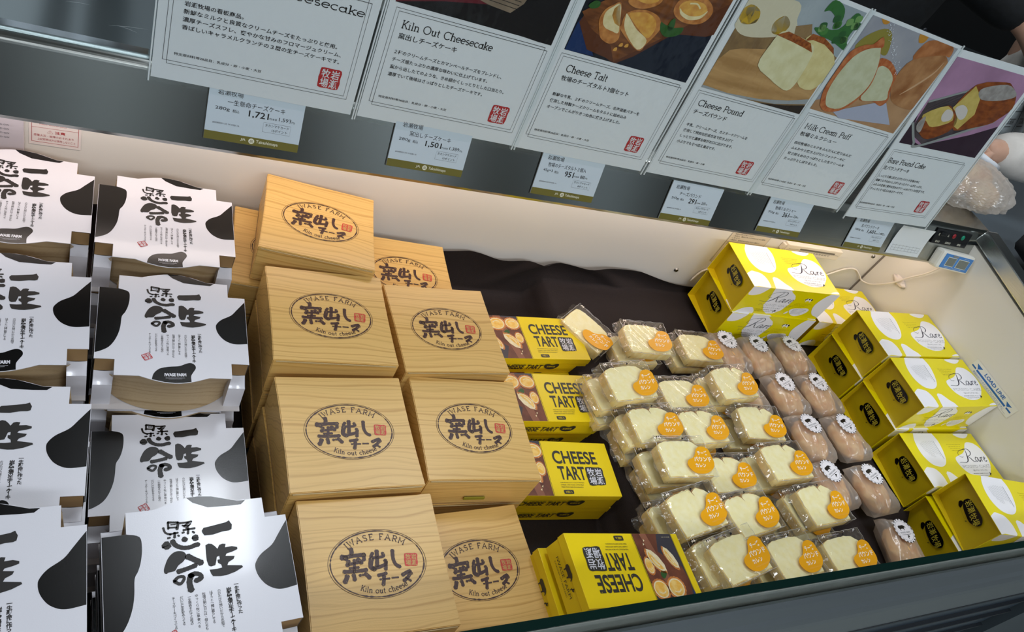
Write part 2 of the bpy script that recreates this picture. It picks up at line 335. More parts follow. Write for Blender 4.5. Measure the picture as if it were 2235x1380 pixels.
def blob_cow(A, x, y, s_, dark, light, lay=1, flip=False):
    """little standing cow"""
    k = -1 if flip else 1
    body = [(0, 6), (1, 8.6), (4, 9.6), (9, 9.4), (13, 9.8), (16, 8.8), (18, 7), (19.4, 4.6), (18.2, 4), (16.6, 5.6), (15, 5), (14, 2.8), (13.6, 0), (12.4, 0), (12, 3), (8, 3.4), (4.4, 3), (4, 0), (2.8, 0), (2.4, 3.6), (.8, 4.4)]
    A.poly([(x + a * s_ * k, y + b * s_) for a, b in body], light or dark, lay)
    if light:
        for sp in ([(0, 6), (1, 8.6), (4, 9.6), (4.6, 7), (3, 5), (1, 4.6)], [(7, 9.4), (10.5, 9.5), (10.8, 7), (9, 5.6), (7.2, 7)], [(13, 9.8), (16, 8.8), (18, 7), (19.4, 4.6), (16.6, 6), (14, 7.4)]):
            A.poly([(x + a * s_ * k, y + b * s_) for a, b in sp], dark, lay + 1)
def isle(A, x, y, s_, m, lay=1):
    A.poly([(x + a * s_, y + b * s_) for a, b in [(0, 2), (1.4, 2.6), (2, 4.4), (2.8, 6), (3.6, 4.4), (5.4, 3.6), (5, 2.4), (3.6, 1.6), (2.6, 1.8), (1.6, 1), (1.8, -.4), (.8, -.6), (.6, .8)]], m, lay)
D = {
 'k_st':[[(-25.5,16.6),(-25.4,11.0)],[(-36.1,8.3),(-31.6,7.3)],[(-33.8,8.1),(-21.8,9.1),(-12.3,9.0)],[(-13.4,9.8),(-13.8,3.6)],[(-29.7,4.0),(-31.6,-0.7)],[(-20.1,4.9),(-16.6,0.8)],[(-30.2,0.4),(-18.3,1.6)],[(-23.7,4.6),(-25.7,-8.5)],[(-29.7,-3.9),(-20.3,-3.7)],[(-36.0,-6.8),(-24.4,-7.5),(-12.5,-7.0)],[(-33.1,-11.3),(-36.3,-17.4)],[(-26.7,-10.8),(-26.3,-16.2)],[(-20.3,-11.5),(-20.2,-12.7)],[(-17.7,-11.6),(-17.4,-12.3)],[(-14.6,-11.0),(-10.9,-15.6)],[(1.0,12.1),(-1.2,-3.9)],[(-3.6,10.1),(-5.6,5.3),(6.6,5.3),(6.6,9.1)],[(-5.9,4.0),(-7.9,-4.4),(-4.1,-7.2)],[(-6.5,-7.0),(7.4,-3.5),(8.3,1.3)],[(8.7,0.1),(7.1,-8.5)],[(17.8,11.1),(17.0,1.7),(18.9,-4.7),(22.7,-7.4)],[(-1.7,-14.2),(7.0,-12.7)],[(-0.7,-18.5),(9.6,-18.5)],[(4.1,-15.4),(1.9,-24.2)],[(12.1,-18.2),(18.8,-18.3)],[(23.5,-16.4),(32.2,-13.0),(29.9,-18.3),(24.1,-22.6)],[(26.5,-19.8),(31.4,-23.4)],[(33.1,-15.0),(33.2,-17.5)],[(34.4,-14.5),(34.6,-17.0)]],
 'k_stamp':[(29.7,6.8),(44.1,5.4),(42.0,-8.4),(28.0,-7.2)],
 'c_ichi':[(2.1,43.2),(3.8,45.7),(7.8,46.1),(16.0,47.3),(22.7,48.3),(25.7,49.8),(26.7,47.3),(27.7,45.5),(26.9,41.1),(24.6,40.1),(19.3,40.0),(11.0,38.2),(3.9,38.4),(2.5,41.2)],
 'c_sei':[(3.8,29.2),(6.3,30.4),(9.0,29.7),(11.5,27.1),(13.2,24.5),(15.1,27.8),(17.6,28.5),(20.4,27.9),(19.6,24.8),(25.3,25.0),(29.6,23.5),(29.6,21.4),(25.1,19.9),(20.2,18.9),(19.2,16.9),(26.6,15.6),(25.5,13.1),(20.9,10.8),(19.8,8.3),(31.6,6.1),(32.3,4.4),(25.3,1.2),(18.0,-0.5),(13.3,-0.5),(7.2,0.6),(6.0,2.9),(5.1,6.6),(10.9,6.4),(15.3,6.9),(14.8,9.6),(12.3,11.8),(12.2,14.5),(14.1,14.6),(14.1,17.7),(12.0,17.2),(11.0,12.9),(10.1,10.0),(6.5,9.3),(4.7,10.5),(3.6,15.1),(3.6,21.2)],
 'c_hito':[(-30.1,9.8),(-30.3,12.8),(-28.9,17.2),(-26.7,22.0),(-23.4,25.7),(-19.5,27.4),(-15.0,26.7),(-12.6,24.4),(-12.4,21.3),(-15.0,17.4),(-19.0,14.6),(-21.5,10.8),(-23.8,10.0),(-27.2,9.7),(-28.3,8.8)],
 'c_cs':[([(-24.4,54.8),(-24.5,48.9)],18.0),([(-24.4,55.0),(-16.4,53.8)],20.0),([(-16.4,53.6),(-17.6,47.7)],24.0),([(-22.3,52.4),(-18.5,52.2)],10.0),([(-24.0,49.9),(-17.9,49.3)],16.0),([(-28.4,50.4),(-27.0,45.7),(-22.9,43.3)],18.0),([(-23.7,43.8),(-17.1,44.2)],16.0),([(-19.8,44.6),(-20.1,40.2)],22.0),([(-17.3,41.7),(-16.4,41.0)],16.0),([(-25.4,40.3),(-23.7,40.6)],18.0),([(-14.9,52.9),(-9.8,52.9),(-5.5,53.1)],18.0),([(-8.3,52.4),(-11.7,49.3)],20.0),([(-13.2,50.4),(-7.8,49.3)],14.0),([(-6.4,51.2),(-10.3,47.7)],14.0),([(-12.7,46.0),(-3.3,46.4)],18.0),([(-8.7,47.4),(-9.2,42.2)],20.0),([(-13.6,43.5),(-12.3,43.9)],18.0),([(-5.3,43.5),(-4.1,42.2)],18.0),([(-13.0,37.7),(-11.8,36.6)],46.0),([(-3.9,38.3),(-3.9,36.5)],54.0),([(-27.7,34.7),(-26.7,32.8)],68.0),([(-22.0,37.3),(-19.9,33.2),(-14.8,30.0),(-8.7,29.4),(-4.7,30.6),(-1.7,31.0)],40.0),([(-11.3,21.5),(-6.6,18.1),(-0.9,13.8)],50.0),([(-19.6,9.2),(-14.8,10.1),(-9.4,11.4),(-5.5,12.5)],40.0),([(-23.1,1.6),(-19.8,4.4),(-15.9,4.1),(-15.8,1.5),(-18.9,-1.6),(-23.1,1.4)],26.0),([(-10.8,3.8),(-6.9,5.3),(-2.9,3.7),(-2.4,0.6),(-6.7,-1.1)],40.0),([(-9.7,4.5),(-11.6,-1.1),(-10.8,-8.7)],48.0)],
 'c_cols':[[(24.8,-7.9),(25.7,-35.2)],[(18.3,-11.7),(19.0,-48.8)],[(10.6,-11.5),(10.9,-43.9)],[(4.3,-11.6),(4.3,-39.3)],[(-1.5,-12.1),(-1.7,-43.6)],[(-7.2,-12.3),(-7.2,-40.9)],[(-12.8,-12.5),(-12.5,-37.4)],[(-18.7,-12.2),(-18.4,-36.2)],[(-24.8,-11.8),(-24.5,-38.5)]],
 'c_patchL':[(-57.2,56.3),(-51.4,53.7),(-47.2,45.0),(-45.7,35.1),(-47.0,23.4),(-49.5,15.0),(-52.4,8.7),(-53.2,-4.0),(-54.9,-15.0),(-58.7,-26.1),(-63.7,-34.0),(-70.7,-39.0),(-75.7,-42.0)],
 'c_patchR':[(76.4,43.6),(71.5,37.7),(66.0,30.0),(59.3,21.1),(49.0,14.0),(43.8,7.6),(42.4,2.4),(44.0,-5.7),(49.2,-14.2),(56.4,-19.3),(63.7,-20.7),(77.5,-19.2)],
 'c_patchB':[(-7.3,77.2),(-3.0,71.2),(9.2,65.0),(27.8,64.1),(37.9,64.0),(42.8,66.5),(21.7,72.2),(9.3,76.1)],
 'c_patchF':[(-22.4,-71.9),(-20.2,-64.9),(-14.8,-58.7),(-6.0,-55.9),(4.0,-54.5),(10.8,-51.0),(15.4,-49.7),(19.3,-52.0),(20.4,-56.5),(17.5,-62.7),(15.7,-67.2),(16.0,-73.6)],
 'r_b1':[(-72.7,54.8),(-81.3,41.4),(-86.7,21.6),(-84.6,3.7),(-73.8,-11.0),(-54.7,-15.9),(-39.0,-12.5),(-26.3,-2.2),(-16.9,15.8),(-11.4,37.6),(-14.9,54.4)],
 'r_b2':[(-101.0,-17.5),(-88.9,-16.7),(-75.4,-20.5),(-68.2,-31.8),(-67.7,-46.0),(-73.7,-55.9),(-108.8,-55.4)],
 'r_b3':[(-51.8,-27.5),(-42.5,-25.3),(-33.7,-31.2),(-25.1,-41.0),(-15.9,-47.6),(-12.7,-53.8),(-58.5,-54.9),(-55.5,-41.7)],
 'r_b4':[(69.3,33.7),(82.0,36.2),(97.4,32.6),(107.9,21.2),(110.5,3.9),(103.8,-13.1),(85.5,-31.1),(70.0,-38.9),(47.2,-41.5),(29.0,-36.9),(13.1,-27.6),(5.8,-16.0),(3.9,-4.4),(7.9,2.2),(15.8,5.4),(39.4,11.7),(53.7,20.1)],
 'r_b5':[(52.8,55.0),(58.5,48.5),(71.7,45.3),(84.1,46.2),(93.5,50.2),(97.2,55.5)],
 'r_b6':[(89.5,-53.4),(102.0,-48.9),(111.9,-48.4),(111.7,-53.3)],
 'r_f1':[(-111.9,0.3),(-112.7,-18.0),(-107.7,-23.0),(-91.4,-21.2),(-79.2,-11.8),(-75.9,0.9)],
 'r_f2':[(-67.8,-0.3),(-58.1,-9.4),(-52.3,-27.0),(-52.9,-45.8),(-41.7,-61.2),(-27.0,-69.4),(-11.5,-67.9),(2.3,-56.7),(8.3,-36.8),(10.3,-22.4),(3.6,-13.7),(-10.6,-6.1),(-17.1,-1.1)],
 'r_f3':[(110.8,0.8),(93.6,2.4),(80.9,-9.7),(73.4,-32.3),(80.4,-51.2),(92.7,-62.5),(109.6,-68.4)],
 'r_f4':[(23.9,-57.0),(27.8,-49.2),(47.2,-46.7),(64.7,-45.4),(71.9,-52.1),(66.0,-62.6),(52.4,-69.5),(37.9,-67.9)],
 'r_f5':[(-110.0,-77.7),(-103.9,-67.6),(-91.5,-58.1),(-77.9,-55.0),(-70.1,-57.0),(-61.2,-68.0),(-66.3,-76.9),(-100.0,-80.3)],
 'r_bean':[(-23.3,-33.1),(-22.7,-25.7),(-17.7,-21.5),(-6.4,-19.2),(9.1,-17.6),(20.8,-17.9),(27.9,-23.4),(27.5,-30.6),(22.2,-37.0),(14.0,-41.4),(3.6,-41.8),(-11.3,-40.3),(-18.6,-37.0)],
 'r_bean2':[(-26.6,-41.3),(-25.2,-37.0),(-20.6,-35.8),(-17.2,-40.0),(-15.2,-44.1),(-19.4,-45.9),(-24.0,-44.1)],
 'p_P4s1':[(81.2,184.1),(80.9,213.9),(85.0,231.2),(98.0,236.5),(145.1,232.1),(159.5,220.2),(163.4,179.2),(155.6,163.0),(132.4,166.3),(114.1,171.9)],
 'p_P4c1':[(81.3,228.3),(97.6,237.0),(119.4,235.5),(145.1,232.1),(156.5,221.5),(138.7,223.8),(113.9,226.2)],
 'p_P4s2':[(133.0,232.4),(139.7,243.3),(162.9,243.3),(182.0,238.0),(208.5,216.9),(212.4,200.1),(197.4,173.3),(164.5,178.0),(158.9,218.7)],
 'p_P4c2':[(133.0,232.4),(138.8,244.4),(161.9,244.4),(188.4,236.2),(196.2,227.9),(169.4,236.2),(145.5,236.9)],
 'p_P4pk':[(1.4,248.2),(21.7,265.6),(85.9,274.1),(99.8,252.9),(109.7,236.3),(44.9,215.1),(11.9,220.5)],
 'p_P4yel':[(7.0,237.6),(16.1,252.1),(35.5,248.3),(38.7,233.7),(18.9,227.3)],
 'p_P4yel2':[(66.5,241.0),(77.7,253.3),(93.5,244.9),(88.0,230.7),(72.4,228.6)],
 'p_P4leaf':[(134.1,274.7),(140.7,292.1),(164.8,286.1),(172.1,268.7),(145.1,277.6)],
 'p_P4leaf2':[(135.8,252.7),(175.7,259.8),(188.5,286.0),(203.8,280.3),(201.4,253.1),(217.3,236.6),(176.9,243.5),(151.9,245.1)],
 'p_P5napkin':[(53.6,153.4),(120.5,181.7),(146.3,187.5),(186.3,157.7),(74.8,146.2)],
 'p_P5bun1':[(18.2,162.8),(10.3,179.7),(9.3,204.9),(11.5,238.9),(29.2,253.8),(42.6,258.0),(51.7,271.5),(64.1,260.8),(63.3,255.3),(78.3,235.9),(88.9,212.7),(89.2,194.0),(80.8,172.9),(64.8,156.8),(39.7,150.4),(25.4,154.9)],
 'p_P5cr1':[(26.2,166.5),(18.5,181.6),(16.7,204.9),(22.3,232.9),(36.8,248.7),(57.0,256.4),(62.3,255.1),(77.2,235.6),(86.2,214.0),(86.6,195.3),(77.4,175.1),(61.7,160.0),(38.1,157.7)],
 'p_P5bun2':[(72.3,241.6),(89.1,245.7),(107.4,241.1),(127.0,229.1),(133.3,211.7),(144.7,193.0),(138.1,180.7),(115.0,184.4),(89.2,180.6),(80.3,210.7)],
 'p_P5cr2':[(82.3,233.2),(97.6,235.1),(114.0,229.8),(125.7,221.3),(133.1,204.0),(140.2,192.0),(112.8,183.9),(89.8,182.6),(82.4,211.2)],
 'p_P5br1':[(153.2,192.9),(133.3,211.7),(127.1,232.9),(136.2,257.2),(185.5,275.8),(202.7,273.5),(214.4,261.3),(213.7,241.9),(211.4,215.9),(209.6,191.4),(184.3,187.9)],
 'p_P5br2':[(136.2,257.2),(134.4,278.5),(147.9,290.8),(193.4,293.3),(203.8,277.5),(185.5,275.8)],
 'p_P5yg':[(15.4,245.1),(19.7,263.3),(43.9,281.4),(65.0,278.3),(80.1,254.2),(72.7,248.8),(44.7,255.9)],
 'p_P5or':[(27.2,293.7),(44.7,295.0),(44.3,288.2),(35.7,286.8)],
 'p_P5or2':[(115.2,292.9),(133.0,294.0),(133.9,283.7),(123.3,281.0)],
 'p_P6loaf':[(87.1,254.8),(145.3,269.5),(162.8,266.9),(186.1,255.2),(200.0,233.2),(186.8,212.2),(170.9,199.0),(115.2,179.2),(100.0,183.0),(85.9,203.1),(72.7,210.9)],
 'p_P6face':[(87.6,252.9),(114.0,238.2),(127.1,210.2),(113.4,181.0),(99.5,184.9),(86.6,205.3),(71.0,212.6),(79.6,232.0)],
 'p_P6sug':[(101.9,245.8),(111.7,255.5),(151.3,266.7),(179.3,260.0),(186.1,251.2),(157.0,239.9),(118.7,235.1)],
 'p_P6cr':[(77.4,211.8),(88.2,220.6),(105.5,214.6),(110.4,201.2),(100.0,197.4)],
 'p_P6pc':[(21.1,175.9),(27.6,195.1),(58.3,214.4),(74.4,209.2),(99.3,195.2),(97.3,174.2),(64.7,155.2),(40.4,160.7)],
 'p_P6pf':[(19.9,191.8),(59.1,213.5),(89.6,193.6),(56.6,175.7),(36.6,182.6)],
 'p_P6rim':[(14.2,212.4),(96.8,250.8)],
 'p_P6rim2':[(11.3,176.3),(38.8,147.9),(59.5,142.8),(183.0,207.3)],
 'p_P6pan':[(14.2,212.4),(98.5,249.1),(186.2,210.0),(60.2,145.0),(35.8,153.7),(16.4,175.1)],
 'p_P3board':[(16.6,171.1),(20.1,184.7),(76.4,227.9),(228.9,270.3),(215.8,243.1),(215.8,207.9),(138.2,168.0),(89.6,135.7),(84.1,136.0),(71.8,139.1),(42.3,142.5)],
 'p_P3bt':[(14.4,183.2),(58.9,223.0),(212.5,265.8),(208.1,245.5),(149.0,192.3),(85.7,136.4),(72.1,154.5),(35.9,167.5)],
 'p_P3blue':[(13.9,135.4),(15.1,169.2),(17.6,177.0),(33.3,159.5),(55.6,136.7)],
 'p_P3h1':[(58.7,205.7),(49.5,201.0),(42.0,193.4),(40.1,181.5),(44.8,171.2),(51.9,161.3),(61.9,157.2),(70.4,157.4),(76.8,163.2),(75.9,171.9),(69.6,183.5)],
 'p_P3h1c':[(58.7,204.2),(49.4,198.2),(44.0,189.7),(46.5,178.9),(53.0,173.4),(64.1,171.9),(72.8,171.9),(68.9,183.3)],
 'p_P3h1b':[(58.3,204.8),(53.0,197.8),(54.2,189.6),(62.1,181.6),(71.0,179.5)],
 'p_P3h2':[(80.8,203.1),(71.4,195.6),(71.9,184.1),(76.2,175.0),(111.1,158.1),(118.9,169.3),(125.9,184.8),(126.6,194.0),(117.8,203.6),(103.2,206.9),(91.2,206.3)],
 'p_P3h2f':[(72.1,194.3),(80.1,177.5),(109.5,159.3),(116.5,173.3),(94.7,182.7),(75.1,195.1)],
 'p_P3h2t':[(76.2,196.1),(83.8,201.0),(101.3,204.3),(115.5,198.5),(120.3,187.9),(115.7,176.1),(95.4,184.4)],
 'p_P3t3':[(132.5,216.3),(131.6,224.7),(136.9,233.3),(153.9,240.9),(173.1,240.4),(186.5,232.2),(187.9,222.1),(180.9,212.7),(168.8,208.0),(152.6,206.8),(138.9,210.6)],
 'p_P3t3i':[(137.9,220.6),(140.1,228.5),(151.0,234.3),(169.3,234.9),(179.3,228.8),(176.4,222.1),(163.6,215.7),(148.3,216.1)],
 'p_P3t4':[(66.5,209.9),(71.8,218.3),(100.2,226.1),(110.8,223.4),(105.5,214.8),(90.6,207.2),(77.5,205.8)],
 'p_P3lf':[(136.1,195.0),(135.9,203.9),(140.6,208.1),(144.8,198.7),(141.7,191.9)],
 'p_P3lf2':[(18.5,192.6),(25.2,200.0),(32.2,199.1),(32.0,193.5),(24.0,189.9)],
 'p_P3lf3':[(123.4,199.1),(130.5,198.0),(145.6,197.5),(158.5,200.8),(157.2,191.3),(141.1,184.2),(129.0,188.6)],
 's_st':[(26.9,12.4),(34.8,13.8),(41.2,12.4),(45.8,7.9),(46.0,0.5),(46.1,-11.9),(40.7,-20.2),(29.6,-26.4),(16.9,-28.7),(4.9,-26.9),(-1.8,-21.0),(-3.8,-14.4),(-1.7,-9.2),(3.3,-6.0),(10.8,-3.6),(17.3,2.3),(21.3,8.1)],
}
# ---------------------------------------------------------------- materials
white = mat('white_card', '#dcdbe2', .26, coat=.3, bump=(900, .5, .00007)); black = mat('black_ink', '#060505', .26, spec=.3, coat=.1, bump=(900, .5, .00007))
ink = mat('ink', '#16110f', .45); greyink = mat('grey_ink', '#5a5a60', .5); paper = mat('paper', '#dfe5e8', .28); red = mat('seal_red', '#b3282c', .4)
kraft = wood('kraft_grain', '#b49c78', '#9a8058', .6, .6); kraftin = mat('kraft_inner', '#8f7046', .7)
cedar = wood('cedar_print', '#dcb36a', '#c0934c'); brown = mat('brown_ink', '#3c1c17', .4); sred = mat('stamp_red', '#c8352e', .4)
yel = mat('tart_yellow', '#f0d21a', .3, bump=(700, .4, .00006)); char = mat('charcoal_print', '#35332f', .4)
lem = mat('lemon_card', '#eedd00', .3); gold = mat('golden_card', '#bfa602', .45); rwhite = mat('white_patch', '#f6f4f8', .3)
steel = mat('brushed_steel', '#b4b7b3', .19, 1, bump=((8, 500, 500), .3, .00012)); steeld = mat('grey_metal', '#757c80', .34, .6, bump=((6, 200, 200), .12, .0002))
darkm = mat('dark_front', '#3c4a57', .35, .4); enamel = mat('cream_panel', '#e6e1d8', .28); cloth = mottled('black_cloth', '#1d1413', '#2a1e1c', 900, .85, bump=.3)
def wall(name, lo, hi, m, label=None):
    mb = MB(); mb.box(lo, hi, m); o = mb.build(name); o['kind'] = 'structure'; return o
# ---------------------------------------------------------------- the shop around the case
tile = mottled('grey_floor_tile', '#8d938f', '#9ba19c', 3, .35); shopwall = mat('shop_wall', '#aeb4b4', .7); ceilm = mat('ceiling', '#8f9290', .8)
wall('floor', P3(-4, -3, -1.6), P3(6, 5, -1.55), tile); wall('ceiling', P3(-4, -3, 1.3), P3(6, 5, 1.35), ceilm)
wall('wall_back', P3(-4, 5, -1.55), P3(6, 5.05, 1.3), shopwall); wall('wall_left', P3(-4.05, -3, -1.55), P3(-4, 5, 1.3), shopwall); wall('wall_right', P3(6, -3, -1.55), P3(6.05, 5, 1.3), shopwall)
wall('wall_front', P3(-4, -3.05, -1.55), P3(6, -3, 1.3), mat('shop_front_wall', '#c2c7c8', .6))
for i, (x, w_, c) in enumerate(((-1.6, .5, '#d5dadd'), (-.75, .35, '#23262a'), (-.12, .2, '#cfd6da'), (.4, .7, '#2a2c2c'), (1.5, .25, '#e6eef4'), (2.05, .5, '#3a3c38'), (2.9, .35, '#dfeaf2'), (3.6, .6, '#33342f'), (4.7, .5, '#a8b4bc'))):
    wall('reflection_prop_%d' % (i + 1), P3(x, -2.95, -1.55), P3(x + w_, -2.7, 1.3), mat('pillar%d' % i, c, .5))  # unseen posts added in light and dark tones to streak the steel's reflection
for i, x in enumerate((-.55, .0, 1.05)):
    wall('reflection_prop_%d' % (i + 10), P3(x, 4.6, -1.55), P3(x + .22, 4.9, 1.3), mat('pillarb', '#3a4146', .5))  # unseen dark posts added as bands for the hood top to mirror
for i, (x0_, x1_, c) in enumerate(((-.75, -.26, '#d3dbe0'), (-.205, -.16, '#2c3338'), (-.155, -.10, '#cdd8e0'), (-.095, -.055, '#272e33'), (.02, .5, '#8e999e'))):
    wall('reflection_prop_%d' % (i + 20), P3(x0_, 2.3, 1.27), P3(x1_, 4.9, 1.3), mat('reflection_strip%d' % i, c, .6))  # unseen overhead strips added for the bands mirrored in the hood sheet
# ---------------------------------------------------------------- the chilled case
XL = -.62; XS = 1.548; ZB = -.9
def zf(y): return -.897 + .046 * (y - .2)
case = thing('display_case', 'long chilled display case with cream liner and stainless steel rim', 'display case', Matrix.Translation(P3(.5, .5, -1.55)))
case.rotation_euler = (0, 0, 0)
MI = case.matrix_world.inverted()
def part(name, mb, parent=case, label=None):
    o = mb.build(name); o.parent = parent; o.matrix_parent_inverse = parent.matrix_world.inverted() if parent.parent is None else Matrix(); 
    if label: o['label'] = label
    return o
mb = MB(); mb.box(P3(XL, .87, -.99), P3(XS, .885, -.5), enamel); part('back_panel', mb)
mb = MB(); mb.box(P3(XL, .2, -1.0), P3(XS, .87, -.985), enamel); part('bottom_panel', mb)
# right end panel, top edge slopes down towards the front
mb = MB(); x0, x1 = XS, XS + .03
pr = [(.885, -.5), (.885, -1.0), (.2, -1.0), (.2, -.575), (.745, -.505)]
for x in (x0, x1): mb.face([P3(x, a, b) for a, b in pr], enamel)
for i in range(len(pr)): a, b = pr[i - 1], pr[i]; mb.face([P3(x0, *a), P3(x1, *a), P3(x1, *b), P3(x0, *b)], enamel)
part('end_panel', mb)
mb = MB()
for (ya, za, yb, zb) in ((.185, -.577, .752, -.497),):
    for bx0, bx1, dz in ((XS - .004, XS + .034, .03),):
        L_ = math.hypot(yb - ya, zb - za); mb.box((0, 0, 0), (bx1 - bx0, L_, dz), mat('satin_steel', '#c4c8c8', .27, 1, bump=((300, 8, 300), .15, .0005)), frame(P3(bx0, ya, za), (1, 0, 0), (0, yb - ya, zb - za)), .0028)
rail = part('end_rail', mb, label='sloping stainless steel rail on the right end of the case')
def screw(p, n, parent, r=.005):
    mb = MB(); M = Matrix.Translation(p) @ Vector(n).to_track_quat('Z', 'Y').to_matrix().to_4x4()
    bm = bmesh.new(); bmesh.ops.create_cone(bm, cap_ends=True, segments=14, radius1=r, radius2=r * .7, depth=.003); mb.bm(bm, mat('screw', '#8a8a86', .3, 1), M, False)
    mb.box((-r * .7, -r * .12, .0012), (r * .7, r * .12, .0017), black, M); mb.box((-r * .12, -r * .7, .0012), (r * .12, r * .7, .0018), black, M)
    o = mb.build('screw'); o.parent = parent; o.matrix_parent_inverse = case.matrix_world.inverted() if parent is case else Matrix()
    return o
screw(P3(XS + .014, .578, -.505), (0, -.13, 1), case, .006)
screw(P3(XS - .03, .868, -.667), (0, -1, 0), case); screw(P3(1.018, .868, -.775), (0, -1, 0), case)
mb = MB(); mb.box(P3(XS - .001, .8655, -.98), P3(XS, .87, -.5), mat('seam', '#7d756c', .6)); part('corner_seam', mb)
# hood: sloping front face, rounded lip, flat top
mb = MB(); a18 = math.radians(18); prof = [(.79, -.556), (.732, -.556), (.73, -.551)]
hy, hz = .7525, -.4845
for i in range(7):
    t = i / 6; ang = math.radians(90 + 72 * (1 - t)); prof.append((.7625 + .0105 * math.cos(ang), -.4865 + .0105 * math.sin(ang)))
prof += [(.79, -.475), (1.0, -.4735), (1.0, -.52), (.79, -.53)]
n = len(prof); xs = (XL, XS + .03); V_ = [P3(x, a, b) for x in xs for a, b in prof]
mb.mesh(V_, [(i, i + n, (i + 1) % n + n, (i + 1) % n) for i in range(n)] + [tuple(range(n)), tuple(range(n, 2 * n))[::-1]], steel)
part('hood', mb, label='brushed stainless steel hood along the back of the case')
mb = MB(); mb.box(P3(XL, .765, -.476), P3(.06, 1.0, -.466), mat('clear_sheet', '#a9b6ba', .11, .9, bump=((30, 260, 30), .2, .0001)));
for _ in range(26):
    x = random.uniform(-.3, .04); y = random.uniform(.775, .98); a = random.uniform(-.35, .6); l = random.uniform(.01, .05); A = Art(mb, Matrix.Translation(P3(x, y, -.4659)))
    A.line([(0, 0), (l * 500 * math.cos(a), l * 500 * math.sin(a) + 1), (l * 1000 * math.cos(a), l * 1000 * math.sin(a))], [.1, .35, .1], mat('scratch', '#b9c2c4', .3), 1)
part('scratched_shelf', mb, label='scratched clear sheet on the left of the hood top')
# LED strip body
mb = MB(); mb.box(P3(-.3, .797, -.547), P3(1.53, .833, -.53), mat('lamp_body', '#e9dccf', .5)); part('lamp_strip', mb)
# front glass
glassm = bpy.data.materials.new('front_glass'); glassm.use_nodes = True; b = glassm.node_tree.nodes['Principled BSDF']; b.inputs['Base Color'].default_value = (.93, .985, .965, 1); b.inputs['Transmission Weight'].default_value = 1; b.inputs['Roughness'].default_value = .02; b.inputs['IOR'].default_value = 1.5
mb = MB(); mb.box(P3(XL, .189, -.76), P3(XS, .199, -.640), glassm, bev=.0008); g = part('front_glass', mb, label='clear glass front pane with dark green top edge')
mb = MB(); mb.box(P3(XL, .1893, -.6415), P3(XS, .1987, -.6397), mat('glass_edge', '#0a211d', .15, spec=.35)); part('glass_edge', mb)
# front sill and fascia
mb = MB(); mb.box(P3(XL, .1996, -.9), P3(XS, .2022, -.652), enamel); part('front_liner', mb)
mb = MB(); pr = [(.187, -.70), (.187, -.676), (.183, -.673), (.178, -.68), (.171, -.694), (.166, -.700), (.162, -.708), (.160, -.716), (.161, -.80)]
for i in range(len(pr) - 1): mb.face([P3(XL, *pr[i]), P3(XS + .06, *pr[i]), P3(XS + .06, *pr[i + 1]), P3(XL, *pr[i + 1])], steeld, True)
part('front_sill', mb, label='grey metal sill below the front glass')
mb = MB(); mb.box(P3(XL, .166, -1.5), P3(XS + .06, .19, -.78), darkm)
for z in (-.80, -.865, -.93, -1.0): mb.box(P3(XL, .160, z - .004), P3(XS + .06, .167, z + .002), mat('groove', '#161b21', .5))
part('fascia', mb, label='dark blue-grey front panel with grooves')
# black cloth: floor drape running up the back wall, over a low riser on the right
def ch(x, y):
    h = zf(y)
    s = min(1, max(0, (x - .700) / .018))
    h = h * (1 - s) + (-.822) * s
    d = min(1, max(0, (x - 1.25) / .02)) * min(1, max(0, (.333 - y) / .012)); h -= .0225 * d
    return h
def clothpt(u, v):
    x = XL + (1.53 - XL) * u
    t = v * 1.0
    if t < .8: y = .203 + (.855 - .203) * (t / .8); z = ch(x, y); z += .002 * math.sin(x * 31 + y * 12) * math.sin(y * 23) - .002
    else:
        k = (t - .8) / .2; y = .855 + .006 * math.sin(k * 3) - .006 * abs(math.sin(x * 17)) * k; base = ch(x, .855)
        top = -.766 - .03 * max(0, (x - .55)) / .5 - .012 * math.exp(-((x - .62) / .04) ** 2) + .008 * math.sin(x * 9) + .004 * math.sin(x * 23); top = max(top, base + .004)
        z = base + (top - base) * k; y = min(y, .868); y -= .012 * math.exp(-((x - .60 - .1 * k) / .02) ** 2) * k + .008 * math.exp(-((x - .9 + .1 * k) / .03) ** 2)
    return P3(x, y, z)
mb = MB(); mb.grid(clothpt, 220, 60, cloth); o = mb.build('cloth'); tag(o, 'dark brown-black cloth draped over the case floor and up its back', 'cloth')
mb = MB(); mb.box(P3(.722, .21, -.984), P3(1.54, .85, -.85), mat('riser', '#1a1514', .8)); o = mb.build('display_riser'); tag(o, 'low black riser block hidden under the cloth on the right', 'riser')
mb = MB(); mb.box(P3(XL + .02, .21, -.984), P3(.69, .85, -.905), mat('riser', '#1a1514', .8)); o = mb.build('display_riser'); tag(o, 'long black base block hidden under the cloth on the left', 'riser')
